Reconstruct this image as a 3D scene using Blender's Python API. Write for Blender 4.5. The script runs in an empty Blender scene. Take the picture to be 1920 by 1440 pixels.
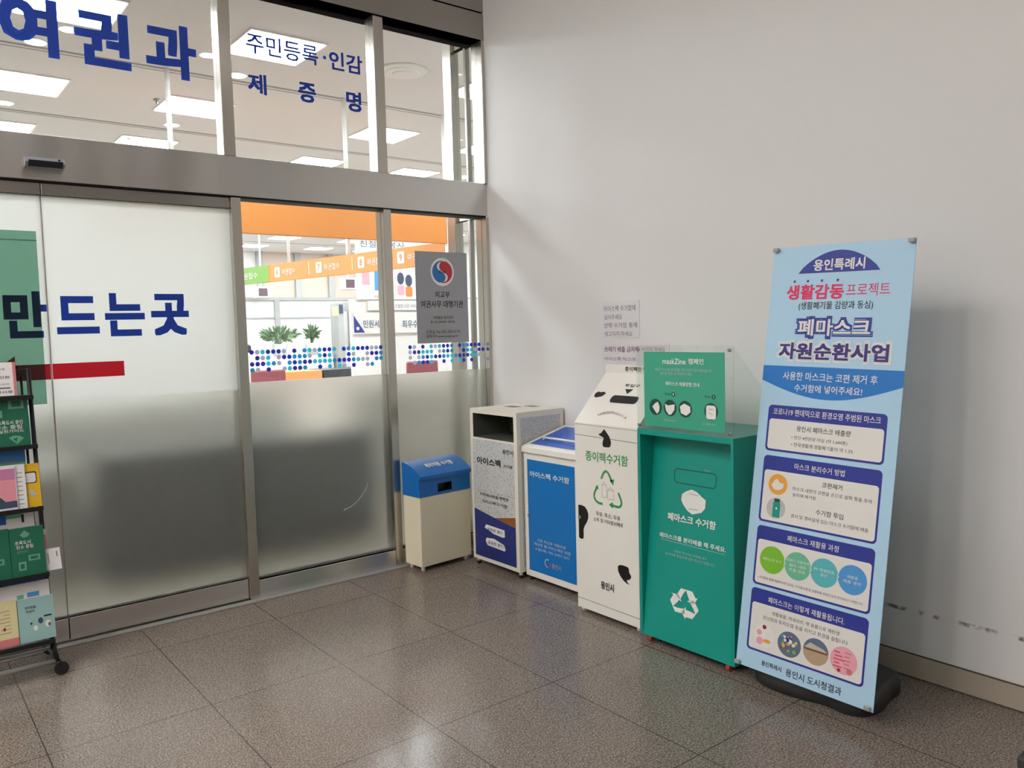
import bpy, bmesh, math, random
from mathutils import Vector, Matrix
random.seed(7)
SC = bpy.context.scene
COL = SC.collection

# ------------------------------------------------------------------ camera
cd = bpy.data.cameras.new('camera')
cam = bpy.data.objects.new('camera', cd)
COL.objects.link(cam)
cd.sensor_width = 36.0
cd.lens = 1512.52 / 1920 * 36.0
cd.clip_start = 0.05
cam.matrix_world = Matrix(((0.78280, 0.06427, -0.61895, -3.3942),
                           (-0.62173, 0.03907, -0.78226, -4.5008),
                           (-0.02609, 0.99717, 0.07054, 1.535),
                           (0, 0, 0, 1)))
SC.camera = cam

# ------------------------------------------------------------------ world, exposure
w = bpy.data.worlds.new('world')
SC.world = w
w.use_nodes = True
w.node_tree.nodes['Background'].inputs[0].default_value = (0.75, 0.8, 0.85, 1)
w.node_tree.nodes['Background'].inputs[1].default_value = 0.15
vs = SC.view_settings
vs.view_transform = 'Standard'
vs.look = 'None'
vs.gamma = 1.0
vs.use_curve_mapping = False
vs.exposure = 0.0
OFFICE_PANEL = 41.0      # radiance of the office ceiling panels
LOBBY_LAMP = 30.5       # radiance of the lobby downlights and the added panels
try:
    SC.cycles.max_bounces = 14
    SC.cycles.transparent_max_bounces = 24
    SC.cycles.transmission_bounces = 12
    SC.cycles.sample_clamp_indirect = 6.0
    SC.cycles.use_denoising = True
except Exception:
    pass


# ------------------------------------------------------------------ materials
def lin(h):
    h = h.lstrip('#')
    c = [int(h[i:i + 2], 16) / 255 for i in (0, 2, 4)]
    return tuple(((x / 12.92) if x <= 0.04045 else ((x + 0.055) / 1.055) ** 2.4) for x in c) + (1.0,)


MATS = {}


def newmat(name):
    m = bpy.data.materials.new(name)
    m.use_nodes = True
    nt = m.node_tree
    for n in list(nt.nodes):
        nt.nodes.remove(n)
    out = nt.nodes.new('ShaderNodeOutputMaterial')
    MATS[name] = m
    return m, nt, out


def pm(name, hexc, rough=0.5, metal=0.0, spec=0.5, noise=0.0, nscale=8.0, coat=0.0, emit=0.0):
    m, nt, out = newmat(name)
    b = nt.nodes.new('ShaderNodeBsdfPrincipled')
    c = lin(hexc)
    b.inputs['Base Color'].default_value = c
    b.inputs['Roughness'].default_value = rough
    b.inputs['Metallic'].default_value = metal
    b.inputs['Specular IOR Level'].default_value = spec
    b.inputs['Coat Weight'].default_value = coat
    b.inputs['Coat Roughness'].default_value = 0.1
    if emit:
        b.inputs['Emission Color'].default_value = c
        b.inputs['Emission Strength'].default_value = emit
    if noise:
        tc = nt.nodes.new('ShaderNodeTexCoord')
        nz = nt.nodes.new('ShaderNodeTexNoise')
        nz.inputs['Scale'].default_value = nscale
        nz.inputs['Detail'].default_value = 4
        nt.links.new(tc.outputs['Object'], nz.inputs['Vector'])
        mx = nt.nodes.new('ShaderNodeMix')
        mx.data_type = 'RGBA'
        mx.inputs['A'].default_value = tuple(x * (1 - noise) for x in c[:3]) + (1,)
        mx.inputs['B'].default_value = tuple(min(1, x * (1 + noise)) for x in c[:3]) + (1,)
        nt.links.new(nz.outputs['Fac'], mx.inputs['Factor'])
        nt.links.new(mx.outputs['Result'], b.inputs['Base Color'])
    nt.links.new(b.outputs[0], out.inputs[0])
    return m


def steel(name, hexc, rough, aniso=0.75, rot=False):
    m, nt, out = newmat(name)
    b = nt.nodes.new('ShaderNodeBsdfPrincipled')
    b.inputs['Metallic'].default_value = 1.0
    b.inputs['Anisotropic'].default_value = aniso
    # spread of the reflections: up and down on the horizontally brushed beams, sideways on the uprights
    if rot:
        tg = nt.nodes.new('ShaderNodeCombineXYZ')
        tg.inputs[2].default_value = 1.0
    else:
        ge = nt.nodes.new('ShaderNodeNewGeometry')
        tg = nt.nodes.new('ShaderNodeVectorMath'); tg.operation = 'CROSS_PRODUCT'
        tg.inputs[1].default_value = (0, 0, 1)
        nt.links.new(ge.outputs['Normal'], tg.inputs[0])
    nt.links.new(tg.outputs[0], b.inputs['Tangent'])
    tc = nt.nodes.new('ShaderNodeTexCoord')
    mp = nt.nodes.new('ShaderNodeMapping')
    mp.inputs['Scale'].default_value = (0.6, 0.6, 160)
    nz = nt.nodes.new('ShaderNodeTexNoise')
    nz.inputs['Scale'].default_value = 4.0
    nt.links.new(tc.outputs['Object'], mp.inputs[0])
    nt.links.new(mp.outputs[0], nz.inputs['Vector'])
    mr = nt.nodes.new('ShaderNodeMapRange')
    mr.inputs['To Min'].default_value = rough - 0.015
    mr.inputs['To Max'].default_value = rough + 0.015
    nt.links.new(nz.outputs['Fac'], mr.inputs[0])
    nt.links.new(mr.outputs[0], b.inputs['Roughness'])
    b.inputs['Base Color'].default_value = lin(hexc)
    nt.links.new(b.outputs[0], out.inputs[0])
    return m


def schlick(nt, f0, mult=1.0):
    """reflectance that is the same from both sides of a thin sheet"""
    lw = nt.nodes.new('ShaderNodeLayerWeight')
    lw.inputs['Blend'].default_value = 0.5
    pw = nt.nodes.new('ShaderNodeMath'); pw.operation = 'POWER'; pw.inputs[1].default_value = 5.0
    nt.links.new(lw.outputs['Facing'], pw.inputs[0])
    ma = nt.nodes.new('ShaderNodeMath'); ma.operation = 'MULTIPLY_ADD'
    ma.inputs[1].default_value = (1 - f0) * mult; ma.inputs[2].default_value = f0 * mult
    nt.links.new(pw.outputs[0], ma.inputs[0])
    return ma


def glassmat(name, tint, refl=1.0, rough=0.0):
    m, nt, out = newmat(name)
    t = nt.nodes.new('ShaderNodeBsdfTransparent')
    t.inputs[0].default_value = lin(tint)
    g = nt.nodes.new('ShaderNodeBsdfGlossy')
    g.inputs['Roughness'].default_value = rough
    mu = schlick(nt, 0.045, refl)
    mx = nt.nodes.new('ShaderNodeMixShader')
    nt.links.new(mu.outputs[0], mx.inputs[0])
    nt.links.new(t.outputs[0], mx.inputs[1])
    nt.links.new(g.outputs[0], mx.inputs[2])
    nt.links.new(mx.outputs[0], out.inputs[0])
    return m


def frostmat(name, color, rough, wt_trans, wt_diff, wt_clear=0.0, hexd='#ffffff'):
    """etched film: rough refraction + a little translucency + a little surface diffuse + soft gloss"""
    m, nt, out = newmat(name)
    rf = nt.nodes.new('ShaderNodeBsdfRefraction')
    rf.inputs['Color'].default_value = lin(color)
    rf.inputs['Roughness'].default_value = rough
    rf.inputs['IOR'].default_value = 1.25
    tl = nt.nodes.new('ShaderNodeBsdfTranslucent')
    tl.inputs['Color'].default_value = lin(color)
    df = nt.nodes.new('ShaderNodeBsdfDiffuse')
    df.inputs['Color'].default_value = lin(hexd)
    gl = nt.nodes.new('ShaderNodeBsdfGlossy')
    gl.inputs['Roughness'].default_value = 0.28
    tp = nt.nodes.new('ShaderNodeBsdfTransparent')

    def mix(a, b, f):
        x = nt.nodes.new('ShaderNodeMixShader')
        x.inputs[0].default_value = f
        nt.links.new(a.outputs[0], x.inputs[1])
        nt.links.new(b.outputs[0], x.inputs[2])
        return x
    s = mix(rf, tl, wt_trans)
    s = mix(s, df, wt_diff)
    if wt_clear:
        s = mix(s, tp, wt_clear)
    fr = schlick(nt, 0.03)
    x = nt.nodes.new('ShaderNodeMixShader')
    nt.links.new(fr.outputs[0], x.inputs[0])
    nt.links.new(s.outputs[0], x.inputs[1])
    nt.links.new(gl.outputs[0], x.inputs[2])
    nt.links.new(x.outputs[0], out.inputs[0])
    return m


def emitmat(name, hexc, strength):
    m, nt, out = newmat(name)
    e = nt.nodes.new('ShaderNodeEmission')
    e.inputs[0].default_value = lin(hexc)
    e.inputs[1].default_value = strength
    nt.links.new(e.outputs[0], out.inputs[0])
    return m


def vinylmat(name, hexc, clear=0.15):
    """translucent coloured vinyl stuck on glass"""
    m, nt, out = newmat(name)
    d = nt.nodes.new('ShaderNodeBsdfPrincipled')
    d.inputs['Base Color'].default_value = lin(hexc)
    d.inputs['Roughness'].default_value = 0.4
    t = nt.nodes.new('ShaderNodeBsdfTranslucent')
    t.inputs[0].default_value = lin(hexc)
    x = nt.nodes.new('ShaderNodeMixShader')
    x.inputs[0].default_value = clear
    nt.links.new(d.outputs[0], x.inputs[1])
    nt.links.new(t.outputs[0], x.inputs[2])
    nt.links.new(x.outputs[0], out.inputs[0])
    return m


def granite(name):
    m, nt, out = newmat(name)
    b = nt.nodes.new('ShaderNodeBsdfPrincipled')
    tc = nt.nodes.new('ShaderNodeTexCoord')
    n1 = nt.nodes.new('ShaderNodeTexNoise')
    n1.inputs['Scale'].default_value = 150
    n1.inputs['Detail'].default_value = 3
    n2 = nt.nodes.new('ShaderNodeTexNoise')
    n2.inputs['Scale'].default_value = 1.7
    n2.inputs['Detail'].default_value = 3
    v = nt.nodes.new('ShaderNodeTexVoronoi')
    v.inputs['Scale'].default_value = 150
    for n in (n1, n2, v):
        nt.links.new(tc.outputs['Object'], n.inputs['Vector'])
    r = nt.nodes.new('ShaderNodeValToRGB')
    e = r.color_ramp.elements
    e[0].position = 0.33
    e[0].color = lin('#413a34')
    e[1].position = 0.66
    e[1].color = lin('#ada297')
    k = r.color_ramp.elements.new(0.44)
    k.color = lin('#776c64')
    k = r.color_ramp.elements.new(0.55)
    k.color = lin('#8d8279')
    nt.links.new(n1.outputs['Fac'], r.inputs[0])
    mx = nt.nodes.new('ShaderNodeMix')
    mx.data_type = 'RGBA'
    mx.blend_type = 'MULTIPLY'
    mx.inputs['Factor'].default_value = 0.55
    nt.links.new(r.outputs[0], mx.inputs['A'])
    r2 = nt.nodes.new('ShaderNodeValToRGB')
    r2.color_ramp.elements[0].position = 0.0
    r2.color_ramp.elements[0].color = lin('#8d8078')
    r2.color_ramp.elements[1].position = 0.6
    r2.color_ramp.elements[1].color = lin('#ffffff')
    nt.links.new(v.outputs['Color'], r2.inputs[0])
    nt.links.new(r2.outputs[0], mx.inputs['B'])
    # large soft unevenness of the stone
    mx2 = nt.nodes.new('ShaderNodeMix')
    mx2.data_type = 'RGBA'
    mx2.blend_type = 'MULTIPLY'
    mx2.inputs['Factor'].default_value = 0.25
    nt.links.new(mx.outputs['Result'], mx2.inputs['A'])
    nt.links.new(n2.outputs['Fac'], mx2.inputs['B'])
    # tile joints 0.598 x 0.787
    sx = nt.nodes.new('ShaderNodeSeparateXYZ')
    nt.links.new(tc.outputs['Object'], sx.inputs[0])

    def joint(sock, off, pitch, half):
        a = nt.nodes.new('ShaderNodeMath'); a.operation = 'SUBTRACT'; a.inputs[1].default_value = off
        nt.links.new(sock, a.inputs[0])
        p = nt.nodes.new('ShaderNodeMath'); p.operation = 'PINGPONG'; p.inputs[1].default_value = pitch / 2
        nt.links.new(a.outputs[0], p.inputs[0])
        l = nt.nodes.new('ShaderNodeMath'); l.operation = 'LESS_THAN'; l.inputs[1].default_value = half
        nt.links.new(p.outputs[0], l.inputs[0])
        return l
    jx = joint(sx.outputs[0], -2.381, 0.5985, 0.0022)
    jy = joint(sx.outputs[1], -1.935, 0.786, 0.0022)
    mm = nt.nodes.new('ShaderNodeMath'); mm.operation = 'MAXIMUM'
    nt.links.new(jx.outputs[0], mm.inputs[0])
    nt.links.new(jy.outputs[0], mm.inputs[1])
    mx3 = nt.nodes.new('ShaderNodeMix')
    mx3.data_type = 'RGBA'
    nt.links.new(mm.outputs[0], mx3.inputs['Factor'])
    nt.links.new(mx2.outputs['Result'], mx3.inputs['A'])
    mx3.inputs['B'].default_value = lin('#3a332e')
    nt.links.new(mx3.outputs['Result'], b.inputs['Base Color'])
    b.inputs['Roughness'].default_value = 0.2
    b.inputs['Specular IOR Level'].default_value = 0.32
    nt.links.new(b.outputs[0], out.inputs[0])
    return m


def wallpaint(name, hexc, scuffs=False):
    m, nt, out = newmat(name)
    b = nt.nodes.new('ShaderNodeBsdfPrincipled')
    b.inputs['Roughness'].default_value = 0.55
    b.inputs['Specular IOR Level'].default_value = 0.25
    tc = nt.nodes.new('ShaderNodeTexCoord')
    nz = nt.nodes.new('ShaderNodeTexNoise')
    nz.inputs['Scale'].default_value = 1.2
    nt.links.new(tc.outputs['Object'], nz.inputs['Vector'])
    c = lin(hexc)
    mx = nt.nodes.new('ShaderNodeMix')
    mx.data_type = 'RGBA'
    mx.inputs['A'].default_value = tuple(x * 0.97 for x in c[:3]) + (1,)
    mx.inputs['B'].default_value = c
    nt.links.new(nz.outputs['Fac'], mx.inputs['Factor'])
    last = mx.outputs['Result']
    if scuffs:
        sx = nt.nodes.new('ShaderNodeSeparateXYZ')
        nt.links.new(tc.outputs['Object'], sx.inputs[0])

        def band(sock, lo, hi, soft):
            a = nt.nodes.new('ShaderNodeMapRange'); a.interpolation_type = 'SMOOTHSTEP'
            a.inputs['From Min'].default_value = lo - soft; a.inputs['From Max'].default_value = lo
            nt.links.new(sock, a.inputs[0])
            d = nt.nodes.new('ShaderNodeMapRange'); d.interpolation_type = 'SMOOTHSTEP'
            d.inputs['From Min'].default_value = hi; d.inputs['From Max'].default_value = hi + soft
            d.inputs['To Min'].default_value = 1; d.inputs['To Max'].default_value = 0
            nt.links.new(sock, d.inputs[0])
            q = nt.nodes.new('ShaderNodeMath'); q.operation = 'MULTIPLY'
            nt.links.new(a.outputs[0], q.inputs[0]); nt.links.new(d.outputs[0], q.inputs[1])
            return q
        bz = band(sx.outputs[2], 0.281, 0.291, 0.007)
        by = band(sx.outputs[1], -3.5, -2.75, 0.05)
        n3 = nt.nodes.new('ShaderNodeTexNoise')
        n3.inputs['Scale'].default_value = 26
        n3.inputs['Detail'].default_value = 5
        nt.links.new(tc.outputs['Object'], n3.inputs['Vector'])
        th = nt.nodes.new('ShaderNodeMapRange')
        th.inputs['From Min'].default_value = 0.46; th.inputs['From Max'].default_value = 0.66
        nt.links.new(n3.outputs['Fac'], th.inputs[0])
        q = nt.nodes.new('ShaderNodeMath'); q.operation = 'MULTIPLY'
        nt.links.new(bz.outputs[0], q.inputs[0]); nt.links.new(by.outputs[0], q.inputs[1])
        q2 = nt.nodes.new('ShaderNodeMath'); q2.operation = 'MULTIPLY'
        nt.links.new(q.outputs[0], q2.inputs[0]); nt.links.new(th.outputs[0], q2.inputs[1])
        mz = nt.nodes.new('ShaderNodeMix'); mz.data_type = 'RGBA'
        nt.links.new(q2.outputs[0], mz.inputs['Factor'])
        nt.links.new(last, mz.inputs['A'])
        mz.inputs['B'].default_value = lin('#6f6862')
        last = mz.outputs['Result']
    nt.links.new(last, b.inputs['Base Color'])
    nt.links.new(b.outputs[0], out.inputs[0])
    return m


def speckle(name):
    m, nt, out = newmat(name)
    b = nt.nodes.new('ShaderNodeBsdfPrincipled')
    b.inputs['Roughness'].default_value = 0.45
    tc = nt.nodes.new('ShaderNodeTexCoord')
    v = nt.nodes.new('ShaderNodeTexNoise')
    v.inputs['Scale'].default_value = 90
    v.inputs['Detail'].default_value = 3
    v.inputs['Roughness'].default_value = 0.7
    nt.links.new(tc.outputs['Object'], v.inputs['Vector'])
    r = nt.nodes.new('ShaderNodeValToRGB')
    r.color_ramp.elements[0].position = 0.34
    r.color_ramp.elements[0].color = lin('#909194')
    r.color_ramp.elements[1].position = 0.47
    r.color_ramp.elements[1].color = lin('#c4c5c4')
    nt.links.new(v.outputs['Fac'], r.inputs[0])
    nt.links.new(r.outputs[0], b.inputs['Base Color'])
    nt.links.new(b.outputs[0], out.inputs[0])
    return m


granite('granite')
pm('office_floor', '#989288', 0.35, noise=0.06, nscale=30)
wallpaint('wall_white', '#dcdbda', scuffs=True)
wallpaint('wall_plain', '#d6d3d0')
wallpaint('office_white', '#e6e6e4')
pm('office_beige', '#cbb9ab', 0.6, noise=0.03)
pm('low_grey', '#94938d', 0.5, noise=0.03)
pm('cabinet_grey', '#b4b2ac', 0.5, noise=0.02)
pm('office_grey', '#a9aaa8', 0.5, noise=0.03)
pm('ceiling_white', '#e0dcdb', 0.8, noise=0.02, nscale=20)
pm('ceiling_joint', '#9a9492', 0.8)
pm('skirting', '#a99f90', 0.5, noise=0.04)
pm('skirting_gap', '#4c463f', 0.8)
steel('steel', '#d2cfcc', 0.26, 1.0, True)
steel('steel_post', '#c8c3ba', 0.26, 0.55)
steel('steel_dark', '#a8a39f', 0.26, 0.97, True)
pm('rubber', '#1c1b1a', 0.7)
pm('seal', '#8e7f78', 0.5)
pm('strip', '#b5b5b3', 0.4, metal=0.6)
glassmat('glass', '#fafcfa', 0.55)
glassmat('glass_edge', '#c8d8cf', 1.0)
frostmat('frost', '#f8f7f3', 0.45, 0.03, 0.03)
frostmat('white_film', '#f2f3f0', 0.6, 0.62, 0.15)
glassmat('green_acrylic', '#b3cfc3', 0.8)
glassmat('acrylic', '#fafdfb', 0.7)
glassmat('acrylic_edge', '#cfdcd8', 1.0)
vinylmat('vinyl_blue', '#1f47b4', 0.3)
vinylmat('vinyl_red', '#c0182a', 0.3)
pm('white', '#e8e6e2', 0.4)
pm('paper', '#e2dfe0', 0.6)
pm('paper_wall', '#d8d5d8', 0.6)
pm('cream', '#e2dac0', 0.38, noise=0.02)
pm('cream_white', '#e0dbcd', 0.38, noise=0.02)
pm('off_white', '#e8e5de', 0.36, noise=0.015)
pm('bin_blue', '#0b66b4', 0.38, coat=0.1)
pm('bin_blue_plate', '#1a5cc0', 0.3, coat=0.2)
pm('print_blue', '#0b6fb8', 0.35)
pm('navy', '#1d2c74', 0.4)
pm('brown', '#8a5526', 0.4)
pm('black', '#0c0d10', 0.45)
pm('ink', '#26262a', 0.6)
pm('ink_grey', '#77777c', 0.6)
pm('ink_purple', '#6b3f5c', 0.6)
pm('ink_light', '#aab6bd', 0.6)
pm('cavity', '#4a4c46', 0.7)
speckle('speckle')
pm('teal', '#069486', 0.35, coat=0.1, noise=0.015)
pm('poster_green', '#3aa184', 0.45)
pm('dark_green', '#0f4a3c', 0.5)
pm('print_white', '#e6e6e2', 0.45)
pm('green', '#3a9a55', 0.45)
pm('line_tan', '#b7aea2', 0.5)
pm('chrome', '#c9c9c9', 0.15, metal=1.0)
pm('caster_red', '#a8402c', 0.5)
pm('banner_blue', '#add0e8', 0.45, spec=0.3)
pm('b_navy', '#27348f', 0.45)
pm('b_azure', '#1b74c4', 0.45)
pm('b_pink', '#d6245e', 0.45)
pm('b_purple', '#3a2a78', 0.45)
pm('b_white', '#dedcd8', 0.45)
pm('b_orange', '#e2a23c', 0.45)
pm('b_lime', '#78b82e', 0.45)
pm('b_mint', '#68b694', 0.45)
pm('b_aqua', '#55b1b8', 0.45)
pm('b_sky', '#4b93d0', 0.45)
pm('b_sand', '#b39a80', 0.45)
pm('b_rose', '#e3a2b0', 0.45)
pm('b_crimson', '#9a2630', 0.45)
pm('b_slate', '#5e6f86', 0.45)
pm('b_grey', '#b9b8b4', 0.45)
pm('base_black', '#3a3b3b', 0.5, noise=0.05)
pm('rack_black', '#121214', 0.4)
pm('rack_grey', '#a2a2a0', 0.35, metal=0.2)
pm('booklet_green', '#17624a', 0.4)
pm('booklet_pale', '#5f9a7c', 0.5)
pm('booklet_yellow', '#e0b020', 0.4)
pm('booklet_cream', '#d9cfa0', 0.45)
pm('booklet_pink', '#d98c9a', 0.45)
pm('booklet_rose', '#d0787c', 0.45)
pm('booklet_lilac', '#b9769c', 0.45)
pm('booklet_blue', '#2f6fb4', 0.4)
pm('booklet_deep', '#0f57a8', 0.4)
pm('booklet_teal', '#93b9b6', 0.45)
pm('booklet_navy', '#3b4660', 0.45)
pm('sign_grey', '#9c9fa4', 0.5)
pm('emblem_blue', '#2a6fb5', 0.4)
pm('emblem_red', '#b8303a', 0.4)
pm('sensor_grey', '#8d9096', 0.35)
pm('sensor_dark', '#14161f', 0.15)
pm('orange', '#d0833c', 0.5)
pm('orange_pale', '#dc9a55', 0.5)
pm('lime', '#84b356', 0.5)
pm('rod', '#ececea', 0.4)
pm('screen', '#6b5560', 0.25)
pm('device_white', '#e2e2df', 0.4)
pm('red_seat', '#8d4850', 0.55)
pm('desk_orange', '#e5965a', 0.5)
pm('desk_black', '#33373b', 0.4)
pm('seat_dark', '#2b3032', 0.5)
pm('leaf', '#6f8a68', 0.6)
pm('pot', '#d8d8d4', 0.5)
vinylmat('dot_navy', '#2a2f9c', 0.55)
vinylmat('dot_blue', '#2488bb', 0.55)
vinylmat('dot_teal', '#2cb4c6', 0.55)
vinylmat('dot_grey', '#a3a5bd', 0.55)
pm('fixture_trim', '#e9e7e4', 0.5)
emitmat('panel_light', '#f4f8ff', OFFICE_PANEL)
emitmat('disc_light', '#fdfcff', OFFICE_PANEL)
emitmat('lobby_light', '#fffaf5', LOBBY_LAMP)


# ------------------------------------------------------------------ mesh builder
def sub(a, b): return (a[0] - b[0], a[1] - b[1], a[2] - b[2])


class MB:
    def __init__(s):
        s.v, s.f, s.m, s.sm = [], [], [], []

    def add(s, vs_, fs, mat, smooth=False):
        o = len(s.v)
        s.v += [tuple(p) for p in vs_]
        for f in fs:
            s.f.append(tuple(i + o for i in f))
            s.m.append(mat)
            s.sm.append(smooth)

    def box(s, x0, x1, y0, y1, z0, z1, mat, bev=0.0):
        x0, x1 = min(x0, x1), max(x0, x1); y0, y1 = min(y0, y1), max(y0, y1); z0, z1 = min(z0, z1), max(z0, z1)
        P = [(x, y, z) for x in (x0, x1) for y in (y0, y1) for z in (z0, z1)]
        F = [(0, 1, 3, 2), (4, 6, 7, 5), (0, 4, 5, 1), (2, 3, 7, 6), (0, 2, 6, 4), (1, 5, 7, 3)]
        if not bev:
            s.add(P, F, mat)
            return s
        bm = bmesh.new()
        vv = [bm.verts.new(p) for p in P]
        for f in F: bm.faces.new([vv[i] for i in f])
        bmesh.ops.bevel(bm, geom=list(bm.edges), offset=bev, segments=2, profile=0.5, affect='EDGES')
        bm.verts.index_update()
        s.add([v.co[:] for v in bm.verts], [[v.index for v in f.verts] for f in bm.faces], mat)
        bm.free()
        return s

    def loft(s, A, B, mat, smooth=False, caps=True):
        n = len(A)
        s.add(list(A) + list(B), [(i, (i + 1) % n, n + (i + 1) % n, n + i) for i in range(n)], mat, smooth)
        if caps:
            s.add(A, [tuple(range(n))], mat)
            s.add(B, [tuple(range(n - 1, -1, -1))], mat)
        return s

    def cyl(s, p0, p1, r, mat, n=14, r1=None, caps=True):
        p0, p1 = Vector(p0), Vector(p1)
        d = (p1 - p0).normalized()
        a = d.orthogonal().normalized(); b = d.cross(a)
        r1 = r if r1 is None else r1
        A = [tuple(p0 + (a * math.cos(t) + b * math.sin(t)) * r) for t in [2 * math.pi * i / n for i in range(n)]]
        B = [tuple(p1 + (a * math.cos(t) + b * math.sin(t)) * r1) for t in [2 * math.pi * i / n for i in range(n)]]
        return s.loft(A, B, mat, True, caps)

    def tube(s, pts, r, mat, n=10):
        for a, b in zip(pts, pts[1:]): s.cyl(a, b, r, mat, n)
        for p in pts[1:-1]: s.ball(p, r, mat, 8)
        return s

    def ball(s, c, r, mat, n=12, sz=1.0):
        R_ = n // 2
        P = [(c[0], c[1], c[2] + r * sz)]
        for j in range(1, R_):
            t = math.pi * j / R_
            for i in range(n):
                a = 2 * math.pi * i / n
                P.append((c[0] + r * math.sin(t) * math.cos(a), c[1] + r * math.sin(t) * math.sin(a), c[2] + r * sz * math.cos(t)))
        P.append((c[0], c[1], c[2] - r * sz))
        F = [(0, 1 + i, 1 + (i + 1) % n) for i in range(n)]
        for j in range(R_ - 2):
            for i in range(n):
                F.append((1 + j * n + i, 1 + (j + 1) * n + i, 1 + (j + 1) * n + (i + 1) % n, 1 + j * n + (i + 1) % n))
        L = len(P) - 1
        F += [(L, 1 + (R_ - 2) * n + (i + 1) % n, 1 + (R_ - 2) * n + i) for i in range(n)]
        s.add(P, F, mat, True)
        return s

    def poly(s, pts, mat):
        s.add(pts, [tuple(range(len(pts)))], mat)
        return s

    def hole_wall(s, fn, o, h, depth, mat, inner):
        """rect o=(u0,v0,u1,v1) with a recess h of the given depth; fn(u, v, lift)"""
        u0, v0, u1, v1 = o; a0, b0, a1, b1 = h
        O = [fn(u0, v0, 0), fn(u1, v0, 0), fn(u1, v1, 0), fn(u0, v1, 0)]
        H = [fn(a0, b0, 0), fn(a1, b0, 0), fn(a1, b1, 0), fn(a0, b1, 0)]
        D = [fn(a0, b0, -depth), fn(a1, b0, -depth), fn(a1, b1, -depth), fn(a0, b1, -depth)]
        for i in range(4):
            j = (i + 1) % 4
            s.poly([O[i], O[j], H[j], H[i]], mat)
            s.poly([H[i], H[j], D[j], D[i]], inner)
        s.poly(D, inner)
        return s

    def build(s, name, parent=None, local=False, recalc=True):
        off = (0, 0, 0)
        if parent is not None and not local:
            r = parent
            while r.parent: r = r.parent
            off = tuple(r.location)
        me = bpy.data.meshes.new(name)
        me.from_pydata([sub(p, off) for p in s.v], [], s.f)
        keys = []
        for k in s.m:
            if k not in keys: keys.append(k)
        for k in keys: me.materials.append(MATS[k])
        for p, k, q in zip(me.polygons, s.m, s.sm):
            p.material_index = keys.index(k)
            p.use_smooth = q
        if recalc:
            bm = bmesh.new(); bm.from_mesh(me)
            bmesh.ops.remove_doubles(bm, verts=list(bm.verts), dist=1e-6)
            bmesh.ops.recalc_face_normals(bm, faces=list(bm.faces))
            bm.to_mesh(me); bm.free()
        o = bpy.data.objects.new(name, me)
        COL.objects.link(o)
        if parent is not None: o.parent = parent
        return o


def tag(o, label, cat, group=None):
    o['label'] = label; o['category'] = cat
    if group: o['group'] = group
    return o


def thing(name, label, cat, loc=(0, 0, 0), group=None, rotz=0.0):
    o = bpy.data.objects.new(name, None)
    o.empty_display_size = 0.1
    o.location = loc; o.rotation_euler = (0, 0, rotz)
    COL.objects.link(o)
    return tag(o, label, cat, group)


def struct(mb, name, parent=None):
    o = mb.build(name, parent)
    o['kind'] = 'structure'
    return o


def copy_tree(root, loc, label=None):
    r = root.copy(); COL.objects.link(r); r.location = loc
    if label: r['label'] = label
    for ch in list(root.children):
        c = ch.copy(); COL.objects.link(c); c.parent = r
        for g in list(ch.children):
            d = g.copy(); COL.objects.link(d); d.parent = c
    return r


# ------------------------------------------------------------------ flat printing: text and shapes on a surface fn(u, v, lift)
TCACHE = {}


def text_mesh(s_):
    k = s_
    if k in TCACHE: return TCACHE[k]
    cu = bpy.data.curves.new('lettering', 'FONT')
    cu.body = s_; cu.size = 1; cu.resolution_u = 2
    o = bpy.data.objects.new('lettering', cu)
    COL.objects.link(o)
    dg = bpy.context.evaluated_depsgraph_get()
    me = bpy.data.meshes.new_from_object(o.evaluated_get(dg))
    V = [(v.co.x, v.co.y) for v in me.vertices]
    F = [tuple(p.vertices) for p in me.polygons]
    bpy.data.objects.remove(o); bpy.data.curves.remove(cu); bpy.data.meshes.remove(me)
    x0 = min(v[0] for v in V); x1 = max(v[0] for v in V); y0 = min(v[1] for v in V); y1 = max(v[1] for v in V)
    V = [((x - x0) / (x1 - x0), (y - y0) / (y1 - y0)) for x, y in V]
    TCACHE[k] = (V, F, 1 / (x1 - x0), 1 / (y1 - y0))
    return TCACHE[k]


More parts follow.
